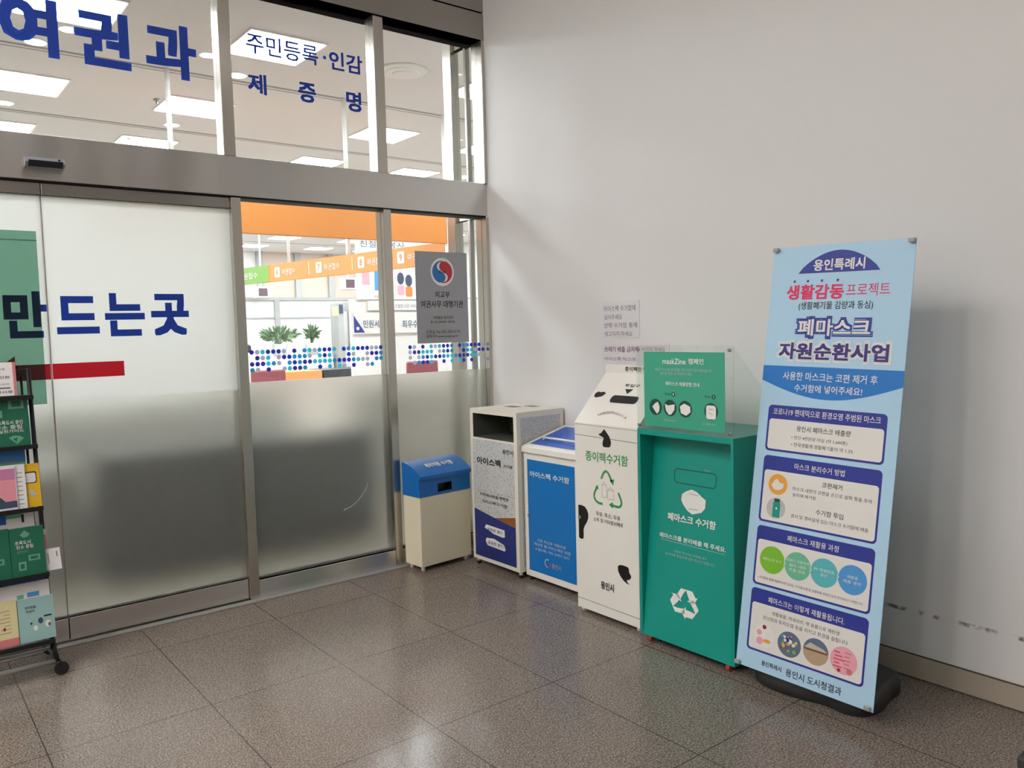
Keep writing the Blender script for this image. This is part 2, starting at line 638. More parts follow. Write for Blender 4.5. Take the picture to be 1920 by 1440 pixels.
class Pr:
    """prints flat shapes into a MB through fn(u, v, lift)"""
    def __init__(s, mb, fn, lift=0.0006):
        s.mb, s.fn, s.l = mb, fn, lift

    def text(s, t, u0, v0, u1, v1, mat, bold=0.0, k=2):
        V, F, ex, ey = text_mesh(t)
        ex *= bold * 0.8; ey *= bold * 0.8          # bold = the same glyphs struck several times a little apart
        for i, (da, db) in enumerate(((-1, -1), (1, -1), (1, 1), (-1, 1), (0, 0), (0, 1), (1, 0), (0, -1), (-1, 0))[:9 if bold > 0.028 else 4] if bold else ((0, 0),)):
            P = [((a + da * ex + ex) / (1 + 2 * ex), (b + db * ey + ey) / (1 + 2 * ey)) for a, b in V]
            s.mb.add([s.fn(u0 + a * (u1 - u0), min(v0, v1) + b * abs(v1 - v0), s.l * (k + 0.02 * i)) for a, b in P], F, mat)
        return s

    def poly(s, pts, mat, k=1):
        s.mb.poly([s.fn(u, v, s.l * k) for u, v in pts], mat)
        return s

    def rect(s, u0, v0, u1, v1, mat, k=1): return s.poly([(u0, v0), (u1, v0), (u1, v1), (u0, v1)], mat, k)

    def rrect(s, u0, v0, u1, v1, r, mat, k=1, corners=(1, 1, 1, 1)):
        P = []
        for (cx, cy, a0, on, ex, ey) in ((u1 - r, v0 + r, -90, corners[1], u1, v0), (u1 - r, v1 - r, 0, corners[2], u1, v1),
                                         (u0 + r, v1 - r, 90, corners[3], u0, v1), (u0 + r, v0 + r, 180, corners[0], u0, v0)):
            if on:
                for i in range(7):
                    a = math.radians(a0 + 15 * i)
                    P.append((cx + r * math.cos(a), cy + r * math.sin(a)))
            else: P.append((ex, ey))
        return s.poly(P, mat, k)

    def disc(s, cu, cv, r, mat, k=1, ry=None, n=28):
        ry = r if ry is None else ry
        return s.poly([(cu + r * math.cos(2 * math.pi * i / n), cv + ry * math.sin(2 * math.pi * i / n)) for i in range(n)], mat, k)

    def ring(s, cu, cv, r, wd, mat, k=1, n=28, a0=0, a1=360):
        for i in range(n):
            a = math.radians(a0 + (a1 - a0) * i / n); b = math.radians(a0 + (a1 - a0) * (i + 1) / n)
            s.poly([(cu + (r - wd) * math.cos(a), cv + (r - wd) * math.sin(a)), (cu + r * math.cos(a), cv + r * math.sin(a)),
                    (cu + r * math.cos(b), cv + r * math.sin(b)), (cu + (r - wd) * math.cos(b), cv + (r - wd) * math.sin(b))], mat, k)
        return s

    def line(s, pts, wd, mat, k=1):
        for (a, b) in zip(pts, pts[1:]):
            d = math.hypot(b[0] - a[0], b[1] - a[1]) or 1
            nx, ny = -(b[1] - a[1]) / d * wd / 2, (b[0] - a[0]) / d * wd / 2
            s.poly([(a[0] + nx, a[1] + ny), (b[0] + nx, b[1] + ny), (b[0] - nx, b[1] - ny), (a[0] - nx, a[1] - ny)], mat, k)
        return s


def fx(X): return lambda u, v, l: (X - l, -u, v)        # a face looking to -x, u runs to the viewer's right
def fy(Y): return lambda u, v, l: (u, Y - l, v)         # a face looking to -y


# ================================================================== SETTING
struct(MB().box(-9, 0.0, -10, 0.02, -0.06, 0, 'granite'), 'floor')
struct(MB().box(-9, 9.6, 0.02, 18.2, -0.06, 0, 'office_floor'), 'floor_office')
struct(MB().box(0.0, 0.25, -10, 0.02, 0, 4.6, 'wall_white'), 'wall_right')
struct(MB().box(-9.2, -9, -10, 18.2, 0, 4.6, 'wall_plain'), 'wall_left')
struct(MB().box(-9.2, 0.25, -10.2, -10, 0, 4.6, 'wall_plain'), 'wall_back')
struct(MB().box(-9.2, 0.25, -10.2, 0.2, 4.6, 4.7, 'wall_plain'), 'ceiling')
struct(MB().box(-0.013, 0.0, -10, -0.02, 0.006, 0.098, 'skirting').box(-0.006, 0.0, -10, -0.02, 0.098, 0.103, 'skirting_gap'), 'baseboard_right')
# facade above the glass
struct(MB().box(-9, 0.0, 0.0, 0.2, 3.665, 4.6, 'steel_dark').box(-9, 0.0, 0.02, 0.2, 3.655, 3.665, 'rubber'), 'wall_front')
struct(MB().box(-9, 0.0, 0.0, 0.2, 3.48, 3.655, 'steel_dark'), 'trim_1')
# header beam between doors and transoms
struct(MB().box(-9, 0.0, 0.012, 0.16, 2.303, 2.522, 'steel', 0.003).box(-9, 0.0, 0.03, 0.15, 2.296, 2.303, 'rubber'), 'trim_2')
# uprights
FYF = 0.015
struct(MB().box(-1.802, -1.735, FYF, 0.12, 2.522, 3.48, 'steel_post', 0.003), 'trim_3')
struct(MB().box(-0.842, -0.772, FYF, 0.12, 2.522, 3.48, 'steel_post', 0.003), 'trim_4')
struct(MB().box(-0.024, 0.0, 0.0, 0.12, 0, 2.296, 'steel_post', 0.002), 'trim_5')
struct(MB().box(-0.024, 0.0, 0.0, 0.12, 2.522, 3.48, 'steel_post', 0.002), 'trim_6')
struct(MB().box(-1.777, -1.722, FYF, 0.14, 0, 2.296, 'steel_post', 0.003), 'trim_7')
struct(MB().box(-0.816, -0.762, FYF, 0.12, 0, 2.296, 'steel_post', 0.003), 'trim_8')
struct(MB().box(-1.722, -0.816, FYF, 0.1, 0, 0.112, 'steel', 0.003), 'trim_9')
struct(MB().box(-0.762, -0.024, FYF, 0.1, 0, 0.112, 'steel', 0.003), 'trim_10')
struct(MB().box(-4.6, -3.62, FYF, 0.12, 0, 2.296, 'steel', 0.003), 'trim_11')
struct(MB().box(-9, -4.6, FYF, 0.12, 0, 2.296, 'wall_plain'), 'wall_facade')
struct(MB().box(-9, -3.0, 0.03, 0.12, 2.522, 3.48, 'glass'), 'window_6')
# floor track in front of the glass
struct(MB().box(-3.62, -0.0, -0.03, FYF, 0, 0.008, 'strip', 0.002), 'trim_12')
# return of the glazing behind the corner
struct(MB().box(-0.04, 0.03, 0.35, 0.45, 0, 3.6, 'steel_post', 0.003), 'trim_13')
struct(MB().box(-0.02, 0.02, 0.12, 0.35, 3.5, 3.57, 'steel_dark').box(-0.02, 0.02, 0.12, 0.35, 2.3, 2.52, 'steel_dark')
       .box(-0.02, 0.02, 0.12, 0.35, 0, 0.11, 'steel_dark').box(-0.018, 0.018, 0.2, 0.222, 0.11, 3.5, 'steel_dark'), 'trim_14')
struct(MB().box(-0.004, 0.004, 0.12, 0.35, 0.11, 3.5, 'glass'), 'window_5')

# transoms with lettering
w3 = struct(MB().box(-3.0, -1.802, 0.06, 0.068, 2.522, 3.48, 'glass'), 'window_3')
for ch, a, b, c, d in (('여', -2.826, 2.908, -2.575, 3.185), ('권', -2.505, 2.906, -2.245, 3.185), ('과', -2.172, 2.905, -1.912, 3.188)):
    mb = MB(); Pr(mb, fy(0.058)).text(ch, a, b, c, d, 'vinyl_blue', 0.046)
    mb.build('lettering', w3)
w4 = struct(MB().box(-1.735, -0.842, 0.06, 0.068, 2.522, 3.48, 'glass'), 'window_4')
mb = MB(); p = Pr(mb, fy(0.058))
p.text('주민등록', -1.632, 3.117, -1.197, 3.232, 'vinyl_blue', 0.022).disc(-1.155, 3.175, 0.011, 'vinyl_blue')
p.text('인감', -1.126, 3.113, -0.903, 3.225, 'vinyl_blue', 0.026)
mb.build('lettering', w4)
for ch, a, b, c, d in (('제', -1.632, 2.895, -1.524, 3.008), ('증', -1.332, 2.892, -1.22, 3.007), ('명', -1.022, 2.882, -0.92, 3.004)):
    mb = MB(); Pr(mb, fy(0.058)).text(ch, a, b, c, d, 'vinyl_blue', 0.034)
    mb.build('lettering', w4)
struct(MB().box(-0.772, -0.024, 0.06, 0.068, 2.522, 3.48, 'glass'), 'window_7')

# fixed panes beside the door: clear above, etched film below, band of dots
ROWS_M = ["ngtnnng.n.btgbnnt.nbtnnnggn", ".ngt.gnnbbbg.tntg..ng..gnnb", "nnntbg.bnbnnttttbnnnbtgg.bb", "bg.n..gtnnb..n.t.tg.n..gb.."]
ROWS_R = ["ng.n.tgtnnb.nbbnnng", "gnnttt.gbnb..nbtgnn", "g.gbntnnbttbnnnttg.", ".gbnnt..n.t.tn.n..g"]
DOT = {'n': 'dot_navy', 'b': 'dot_blue', 't': 'dot_teal', 'g': 'dot_grey'}


def pane(name, x0, x1, ztop, rows, dx0, dxp, dz0):
    g = struct(MB().box(x0, x1, 0.05, 0.058, 0.112, 2.296, 'glass'), name)
    MB().box(x0, x1, 0.0435, 0.0485, 0.112, ztop, 'frost').build('frosted_film', g)
    mb = MB(); p = Pr(mb, fy(0.0495), 0.0004)
    for j, row in enumerate(rows):
        for i, ch in enumerate(row):
            if ch in DOT:
                p.disc(dx0 + i * dxp, dz0 - j * 0.0343, 0.0135, DOT[ch], n=14)
    mb.build('dotted_sticker', g)
    return g


w1 = pane('window_1', -1.722, -0.816, 1.256, ROWS_M, -1.690, 0.0322, 1.428)
w2 = pane('window_2', -0.762, -0.024, 1.25, ROWS_R, -0.636, 0.0328, 1.420)
# scuff mark arc on the middle film
mb = MB(); Pr(mb, fy(0.043), 0.0004).line([(-1.16, 0.425), (-1.11, 0.44), (-1.06, 0.47), (-1.02, 0.51), (-0.995, 0.545), (-0.985, 0.57)], 0.006, 'b_grey')
mb.build('scratch_mark', w1)


# sliding door leaves
def leaf(name, x0, x1):
    g = struct(MB().box(x0 + 0.001, x1 - 0.001, 0.062, 0.07, 0.12, 2.24, 'glass'), name)
    MB().box(x0 + 0.002, x1 - 0.002, 0.035, 0.095, 2.236, 2.294, 'steel_dark', 0.002).build('top_rail', g)
    MB().box(x0 + 0.002, x1 - 0.002, 0.035, 0.095, 0.012, 0.126, 'steel', 0.002).build('kick_rail', g)
    MB().box(x0 + 0.001, x1 - 0.001, 0.054, 0.06, 1.215, 2.236, 'white_film').build('white_film', g)
    MB().box(x0 + 0.001, x1 - 0.001, 0.054, 0.06, 0.126, 1.215, 'frost').build('frosted_film', g)
    return g


d1 = leaf('door_1', -2.70, -1.777)
d2 = leaf('door_2', -3.62, -2.70)
MB().box(-2.702, -2.698, 0.0525, 0.072, 0.127, 2.234, 'seal').box(-2.702, -2.698, 0.05, 0.09, 2.236, 2.294, 'rubber').box(-2.702, -2.698, 0.05, 0.09, 0.012, 0.126, 'rubber').build('edge_seal', d1)
YL = 0.0535
for ch, a, b, c, d in (('드', -2.665, 1.557, -2.472, 1.747), ('는', -2.444, 1.540, -2.252, 1.763), ('곳', -2.220, 1.538, -2.026, 1.76)):
    mb = MB(); Pr(mb, fy(YL), 0.0004).text(ch, a, b, c, d, 'vinyl_blue', 0.048)
    mb.build('lettering', d1)
mb = MB(); Pr(mb, fy(YL), 0.0004).rect(-2.696, 1.335, -2.367, 1.412, 'vinyl_red')
mb.build('red_arrow_sticker', d1)
mb = MB(); p = Pr(mb, fy(YL), 0.0004)
p.text('만', -2.888, 1.542, -2.704, 1.770, 'vinyl_blue', 0.048)
p.text('여권', -3.32, 1.545, -2.92, 1.768, 'vinyl_blue', 0.048)
mb.build('lettering', d2)
mb = MB(); p = Pr(mb, fy(YL), 0.0004)
p.rect(-2.86, 1.335, -2.704, 1.412, 'vinyl_red').poly([(-2.853, 1.30), (-2.853, 1.457), (-2.96, 1.375)], 'vinyl_red')
mb.build('red_arrow_sticker', d2)
o = MB().box(-3.4, -2.731, 0.040, 0.045, 1.216, 2.06, 'green_acrylic').build('green_acrylic_panel', d2)
o['label'] = 'see-through green acrylic panel on the door glass'
MB().box(-3.4, -2.731, 0.0395, 0.0455, 2.012, 2.018, 'acrylic_edge').build('panel_strip', d2)

# motion sensor on the header
t = thing('door_sensor', 'grey door motion sensor with dark lens on the steel header above the doors', 'sensor', (-2.683, 0.0, 2.36))
prof = [(0.011, 2.359), (-0.03, 2.362), (-0.05, 2.378), (-0.045, 2.40), (0.011, 2.405)]
MB().loft([(-2.767, y, z) for y, z in prof], [(-2.599, y, z) for y, z in prof], 'sensor_grey').build('housing', t)
prof = [(-0.031, 2.3605), (-0.052, 2.3765), (-0.0525, 2.386), (-0.029, 2.359)]
MB().loft([(-2.755, y, z) for y, z in prof], [(-2.609, y, z) for y, z in prof], 'sensor_dark').build('lens', t)
MB().cyl((-2.625, -0.047, 2.394), (-2.625, -0.051, 2.394), 0.004, 'sensor_dark').build('indicator', t)

# grey passport notice stuck on the right pane
Y = 0.041
mb = MB().box(-0.581, -0.168, Y, Y + 0.0022, 1.441, 2.046, 'sign_grey'); p = Pr(mb, fy(Y), 0.0005)
p.text('외교부', -0.433, 1.742, -0.317, 1.786, 'ink', 0.012)
p.text('여권사무 대행기관', -0.547, 1.676, -0.209, 1.723, 'ink', 0.012)
p.text('여권발급 접수안내', -0.452, 1.600, -0.298, 1.620, 'ink')
p.text('월~금 (09:00~18:00)', -0.478, 1.571, -0.282, 1.5905, 'ink')
p.text('민원실 Tel. 031-324-2114', -0.511, 1.504, -0.243, 1.528, 'ink')
p.text('홈페이지 www.yongin.go.kr', -0.511, 1.473, -0.254, 1.498, 'ink')
t = tag(mb.build('notice_board'), 'grey passport office notice with round red and blue emblem stuck on the narrow glass pane', 'sign')
mb = MB(); p = Pr(mb, fy(Y), 0.0005)
cx, cz, r = -0.3705, 1.914, 0.094
p.disc(cx, cz, r, 'print_white', 1)
rb = 0.074
blue = [(cx + rb * math.cos(math.radians(a)), cz + rb * math.sin(math.radians(a))) for a in range(75, 256, 12)]
blue += [(cx - 0.004 + 0.034 * math.cos(math.radians(a)), cz - 0.036 + 0.034 * math.sin(math.radians(a))) for a in range(-100, 91, 15)]
blue += [(cx - 0.002 + 0.034 * math.cos(math.radians(a)), cz + 0.036 + 0.03 * math.sin(math.radians(a))) for a in range(260, 89, -15)]
blue = [(a - 0.006, b) for a, b in blue]
p.poly(blue, 'emblem_blue', 2)
red = [(2 * cx - a, 2 * cz - b) for a, b in blue]
p.poly(red, 'emblem_red', 3)
p.text('외교부', cx - 0.03, cz - 0.008, cx + 0.03, cz + 0.008, 'ink', 0.02, 4)
mb.build('emblem', t)

# ================================================================== BINS
# 1 small cream bin with blue lid
t = thing('small_collection_bin', 'small cream bin with a curved blue lid and slot, tucked against the glass post', 'bin', (-0.757, -0.205, 0), rotz=math.radians(4.5))
W_, D_ = 0.408, 0.178
MB().box(0, W_, 0, D_, 0.03, 0.478, 'cream', 0.004).build('body', t, local=True)
mb = MB()
f1 = lambda u, v, l: (u, -0.002 - l, v)
mb.hole_wall(f1, (-0.003, 0.478, W_ + 0.003, 0.598), (0.142, 0.495, 0.255, 0.549), 0.05, 'bin_blue', 'black')
arc = [(-0.016 + 0.196 * i / 12, 0.612 + 0.075 * (1 - (1 - i / 12) ** 2)) for i in range(13)]
top = [(-0.002, 0.598), (-0.016, 0.588), (-0.016, 0.612)] + arc[1:] + [(0.18, 0.478)]
for a, b in zip(top, top[1:]):
    mb.add([(-0.004, a[0], a[1]), (W_ + 0.004, a[0], a[1]), (W_ + 0.004, b[0], b[1]), (-0.004, b[0], b[1])], [(0, 1, 2, 3)], 'bin_blue', False)
side = [(-0.002, 0.478)] + top
for x in (-0.004, W_ + 0.004): mb.poly([(x, a, b) for a, b in side], 'bin_blue')
lid = mb.build('lid', t, local=True)


def onarc(u, s_, l):
    i = s_ * 12; k = min(11, max(0, int(i))); q = i - k
    a, b = arc[k], arc[k + 1]
    return (u, a[0] + (b[0] - a[0]) * q - l * 0.4, a[1] + (b[1] - a[1]) * q + l)


mb = MB(); Pr(mb, onarc, 0.0012).text('폐의약품 수거함', 0.095, 0.30, 0.315, 0.52, 'print_white', 0.035)
mb.build('lettering', t, local=True)
for x, y in ((0.03, 0.03), (W_ - 0.03, 0.03), (0.03, D_ - 0.03), (W_ - 0.03, D_ - 0.03)):
    MB().cyl((x, y, 0.0), (x, y, 0.03), 0.013, 'off_white').build('foot', t, local=True)

# 2 tall speckled ice pack bin with open hatch
X2 = -0.395
t = thing('ice_pack_bin', 'tall cream bin with an open top hatch and a grey speckled front above navy blue', 'bin', (-0.2, -0.5, 0))
mb = MB()
xb, y0, y1, z0, z1 = -0.015, -0.262, -0.742, 0.042, 1.02
F2 = fx(X2)
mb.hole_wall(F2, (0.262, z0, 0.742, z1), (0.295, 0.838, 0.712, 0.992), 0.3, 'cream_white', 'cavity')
mb.poly([(X2, y0, z0), (xb, y0, z0), (xb, y0, z1), (X2, y0, z1)], 'cream_white')
mb.poly([(X2, y1, z0), (xb, y1, z0), (xb, y1, z1), (X2, y1, z1)], 'cream_white')
mb.poly([(X2, y0, z1), (xb, y0, z1), (xb, y1, z1), (X2, y1, z1)], 'cream_white')
mb.poly([(X2, y0, z0), (xb, y0, z0), (xb, y1, z0), (X2, y1, z0)], 'cream_white')
mb.poly([(xb, y0, z0), (xb, y1, z0), (xb, y1, z1), (xb, y0, z1)], 'cream_white')
mb.build('body', t)
mb = MB(); p = Pr(mb, F2, 0.0008)
p.rect(0.287, 0.067, 0.711, 0.826, 'speckle', 1)
p.poly([(0.287, 0.067), (0.711, 0.067), (0.711, 0.31), (0.287, 0.375)][:0] or [(0.287, 0.067), (0.711, 0.067), (0.711, 0.311), (0.502, 0.3405), (0.287, 0.374)], 'navy', 2)
p.poly([(0.502, 0.3405), (0.711, 0.311), (0.711, 0.376)], 'brown', 2)
p.text('수거함', 0.606, 0.674, 0.698, 0.694, 'ink', 0.02, 3).text('아이스팩', 0.329, 0.668, 0.578, 0.715, 'ink', 0.035, 3)
p.text('용인시', 0.6, 0.757, 0.705, 0.787, 'ink', 0.02, 3)
p.text('자원재사용을 행복한', 0.353, 0.465, 0.651, 0.486, 'ink', 0.015, 3).text('아이스팩 수거함', 0.374, 0.421, 0.634, 0.443, 'ink', 0.015, 3)
p.line([(0.33, 0.50), (0.70, 0.497)], 0.002, 'ink_grey', 3)
p.poly([(0.392, 0.262), (0.41, 0.285), (0.60, 0.279), (0.603, 0.236), (0.58, 0.230), (0.49, 0.236)], 'print_white', 3)
p.poly([(0.40, 0.178), (0.41, 0.198), (0.49, 0.206), (0.59, 0.185), (0.605, 0.16), (0.60, 0.146), (0.42, 0.152)], 'print_white', 3)
p.text('새로운 경기', 0.42, 0.247, 0.58, 0.268, 'navy', 0.02, 4).text('공정한 용인', 0.425, 0.162, 0.585, 0.184, 'navy', 0.02, 4)
mb.build('front_panel', t)
mb = MB(); p = Pr(mb, fy(y1), 0.0008)
p.rect(-0.365, 0.07, -0.045, 0.985, 'speckle')
mb.build('side_panel', t)
mb = MB(); p = Pr(mb, lambda u, v, l: (u, -v, z1 + l), 0.0008)
p.rrect(-0.2, 0.36, -0.13, 0.48, 0.02, 'ink_grey').rrect(-0.1, 0.44, -0.04, 0.56, 0.02, 'ink_grey')
mb.build('top_sticker', t)
for x, y in ((-0.37, -0.285), (-0.37, -0.72), (-0.05, -0.285), (-0.05, -0.72)):
    f_ = MB().cyl((x, y, 0.02), (x, y, 0.042), 0.012, 'off_white').cyl((x, y - 0.01, 0.013), (x, y + 0.01, 0.013), 0.013, 'rubber').build('caster', t)

# 3 white bin with blue door and slanted blue lid
X3 = -0.355
t = thing('lidded_ice_pack_bin', 'white bin with a blue front panel and slanted blue lid with a bar handle', 'bin', (-0.19, -0.96, 0))
MB().box(X3, -0.02, -1.24, -0.752, 0.028, 0.79, 'off_white', 0.004).build('body', t)
mb = MB(); p = Pr(mb, fx(X3), 0.0012)
p.rect(0.787, 0.068, 1.205, 0.743, 'print_blue')
p.text('아이스팩 수거함', 0.812, 0.64, 1.160, 0.676, 'print_white', 0.012, 2)
p.text('사용 하신후 개별포장', 0.866, 0.255, 1.12, 0.274, 'ink_light', 0.012, 2)
p.text('깨끗한 젤 아이스팩만 배출', 0.837, 0.228, 1.160, 0.247, 'ink_light', 0.012, 2)
p.text('※ 종이팩, 기타 쓰레기 금지', 0.847, 0.199, 1.145, 0.217, 'ink_light', 0.012, 2)
p.ring(0.955, 0.14, 0.026, 0.006, 'ink_light', 2, 18, 60, 280).ring(0.962, 0.135, 0.018, 0.005, 'emblem_red', 2, 14, 200, 380)
p.text('용인시', 0.995, 0.118, 1.075, 0.15, 'b_sand', 0.0, 2)
mb.build('door', t)
MB().cyl((X3, -0.797, 0.402), (X3 - 0.008, -0.797, 0.402), 0.009, 'chrome').build('lock', t)
prof = [(-0.372, 0.787), (-0.372, 0.818), (-0.352, 0.828), (-0.02, 0.912), (-0.02, 0.787)]
mb = MB().loft([(x, -0.757, z) for x, z in prof], [(x, -1.25, z) for x, z in prof], 'off_white')
sl = (0.912 - 0.828) / (0.352 - 0.02)
flid = lambda u, v, l: (v, -u, 0.828 + (v + 0.352) * sl + l)
ld = mb.build('lid', t)
mb = MB(); MBp = Pr(mb, flid, 0.001)
MBp.rect(0.79, -0.333, 1.217, -0.045, 'bin_blue_plate', 2)
o = mb.build('blue_plate', ld)
o['label'] = 'glossy blue lid plate'
hz = flid(0, -0.265, 0.018)[2]
MB().tube([(-0.265, -0.84, hz - 0.014), (-0.265, -0.84, hz), (-0.265, -1.16, hz), (-0.265, -1.16, hz - 0.014)], 0.007, 'white').build('handle', ld)
for x, y in ((-0.33, -0.775), (-0.33, -1.215), (-0.05, -0.775), (-0.05, -1.215)):
    MB().cyl((x, y, 0), (x, y, 0.03), 0.014, 'rubber').build('foot', t)

# 4 white paper pack bin with slanted top
X4 = -0.49
t = thing('paper_pack_bin', 'tall white bin with slanted top, green title and black cat shaped stickers', 'bin', (-0.37, -1.58, 0))
prof = [(X4, 0.022), (X4, 1.022), (-0.248, 1.272), (-0.248, 1.318), (-0.236, 1.318), (-0.236, 0.022)]
MB().loft([(x, -1.357, z) for x, z in prof], [(x, -1.806, z) for x, z in prof], 'off_white').build('body', t)
F4 = fx(X4)
mb = MB(); p = Pr(mb, F4, 0.0008)
p.rect(1.36, 0.0725, 1.8035, 0.9535, 'off_white', 0.5)
p.line([(1.357, 0.958), (1.806, 0.951)], 0.003, 'ink_grey').line([(1.357, 0.074), (1.806, 0.07)], 0.003, 'ink_grey').line([(1.357, 1.015), (1.806, 1.012)], 0.002, 'ink_grey')
p.text('종이팩수거함', 1.438, 0.826, 1.743, 0.880, 'green', 0.02)
p.line([(1.552, 0.742), (1.566, 0.77), (1.582, 0.786), (1.598, 0.783), (1.612, 0.765), (1.628, 0.735)], 0.013, 'green')
p.poly([(1.612, 0.742), (1.645, 0.752), (1.638, 0.718)], 'green')
p.line([(1.518, 0.69), (1.502, 0.667), (1.496, 0.643), (1.508, 0.622), (1.528, 0.613), (1.558, 0.611)], 0.013, 'green')
p.poly([(1.505, 0.688), (1.532, 0.684), (1.524, 0.708)], 'green')
p.line([(1.672, 0.686), (1.684, 0.664), (1.694, 0.64), (1.69, 0.622), (1.672, 0.612), (1.626, 0.615)], 0.013, 'green')
p.poly([(1.632, 0.633), (1.632, 0.597), (1.604, 0.616)], 'green')
for a0, b0, a1, b1 in ((1.556, 0.648, 1.588, 0.712), (1.596, 0.643, 1.64, 0.69)):
    p.line([(a0, b0), (a1, b0), (a1, b1), ((a0 + a1) / 2, b1 + 0.016), (a0, b1), (a0, b0)], 0.003, 'line_tan').line([(a0, b1), (a1, b1)], 0.003, 'line_tan')
p.text('우유, 주스, 두유', 1.508, 0.542, 1.683, 0.566, 'ink', 0.012).text('소주 및 기타종이팩류', 1.490, 0.511, 1.702, 0.533, 'ink', 0.012)
p.text('용인시', 1.536, 0.161, 1.630, 0.203, 'ink', 0.04)
mb.build('front_door', t)
mb = MB(); p = Pr(mb, F4, 0.0014)
p.poly([(1.5388, 0.973), (1.558, 0.981), (1.5806, 1.003), (1.598, 0.985), (1.616, 0.967), (1.628, 0.939), (1.622, 0.918), (1.612, 0.911), (1.575, 0.909), (1.566, 0.919), (1.567, 0.934), (1.577, 0.957), (1.566, 0.961), (1.5433, 0.968)], 'black')
mb.build('cat_sticker', t)
mb = MB(); p = Pr(mb, F4, 0.0014)
p.poly([(1.375, 0.579), (1.40, 0.581), (1.425, 0.577), (1.442, 0.561), (1.451, 0.54), (1.449, 0.515), (1.437, 0.492), (1.42, 0.471), (1.412, 0.45), (1.413, 0.422), (1.41, 0.402), (1.394, 0.397), (1.376, 0.402)], 'black')
mb.build('cat_sticker', t)
mb = MB(); p = Pr(mb, F4, 0.0014)
p.poly([(1.66, 0.305), (1.672, 0.316), (1.70, 0.319), (1.728, 0.317), (1.737, 0.309), (1.738, 0.292), (1.752, 0.276), (1.75, 0.264), (1.738, 0.253), (1.722, 0.249), (1.725, 0.238), (1.742, 0.229), (1.722, 0.230), (1.70, 0.24), (1.678, 0.258), (1.662, 0.282)], 'black')
mb.build('cat_sticker', t)
MB().cyl((X4, -1.389, 0.515), (X4 - 0.008, -1.389, 0.515), 0.01, 'chrome').build('lock', t)
c4, s4 = 0.242 / 0.348, 0.25 / 0.348
f4 = lambda u, v, l: (X4 + v * c4 - l * s4, -u, 1.022 + v * s4 + l * c4)
mb = MB(); p = Pr(mb, f4, 0.0009)
p.rrect(1.512, 0.147, 1.702, 0.197, 0.02, 'black').poly([(1.571, 0.242), (1.628, 0.242), (1.604, 0.209)], 'black')
p.poly([(1.377, 0.20), (1.392, 0.214), (1.412, 0.21), (1.436, 0.215), (1.455, 0.205), (1.44, 0.183), (1.40, 0.172), (1.383, 0.178)], 'black')
p.text('투입구', 1.555, 0.256, 1.66, 0.276, 'ink', 0.012)
mb.build('slot_panel', t)
mb = MB()
pts = [f4(1.495 + 0.2 * i / 10, 0.062 + 0.022 * math.sin(math.pi * i / 10) - 0.006 * i / 10, 0.002 + 0.018 * math.sin(math.pi * i / 10)) for i in range(11)]
mb.tube(pts, 0.006, 'white').build('handle', t)
mb = MB(); Pr(mb, fx(-0.248), 0.0008).text('종이팩만 넣어주세요', 1.502, 1.283, 1.78, 1.308, 'ink', 0.02)
mb.build('title_plate', t)
for x, y in ((-0.465, -1.38), (-0.465, -1.78), (-0.265, -1.38), (-0.265, -1.78)):
    MB().cyl((x, y, 0), (x, y, 0.024), 0.014, 'off_white').build('foot', t)

# 5 teal mask bin with a leaning recessed front
X5 = -0.55
t = thing('mask_collection_bin', 'teal green mask collection bin with recessed leaning front and white recycling symbol', 'bin', (-0.33, -2.14, 0))
ya, yb, xb5 = -1.866, -2.412, -0.10
mb = MB()
zt, zb = 1.036, 0.036
tk = 0.02
# shell: two side cheeks, top, back, bottom
mb.box(X5, xb5, ya, ya - 0.014, zb, zt, 'teal').box(X5, xb5, yb, yb + 0.014, zb, zt, 'teal')
mb.box(X5, xb5, yb + 0.0141, ya - 0.0141, 1.01, zt - 0.0002, 'teal').box(xb5 - 0.012, xb5, yb + 0.0141, ya - 0.0141, zb, 1.0099, 'teal')
mb.build('cabinet', t)
mb = MB()
P0, P1 = (-0.452, 0.945), (X5 + 0.001, zb)
yl, yr = ya - 0.0142, yb + 0.0142
mb.loft([(P1[0], yl, P1[1]), (P0[0], yl, P0[1]), (P0[0], yl, 1.0098), (P0[0] + 0.012, yl, 1.0098), (P0[0] + 0.012, yl, P0[1]), (P1[0] + 0.012, yl, P1[1])],
        [(P1[0], yr, P1[1]), (P0[0], yr, P0[1]), (P0[0], yr, 1.0098), (P0[0] + 0.012, yr, 1.0098), (P0[0] + 0.012, yr, P0[1]), (P1[0] + 0.012, yr, P1[1])], 'teal')
ka = (P0[0] - P1[0]) / (P0[1] - P1[1])
f5 = lambda u, v, l: (P1[0] + (v - P1[1]) * ka - l, -u, v)
p = Pr(mb, f5, 0.0009)
# insertion flap outline
for seg in ([(2.03, 0.786), (2.018, 0.797), (2.018, 0.84), (2.03, 0.851), (2.245, 0.851), (2.256, 0.84), (2.256, 0.797), (2.245, 0.786), (2.03, 0.786)],):
    p.line(seg, 0.004, 'dark_green')
p.text('투입구', 2.188, 0.857, 2.226, 0.865, 'ink_light')
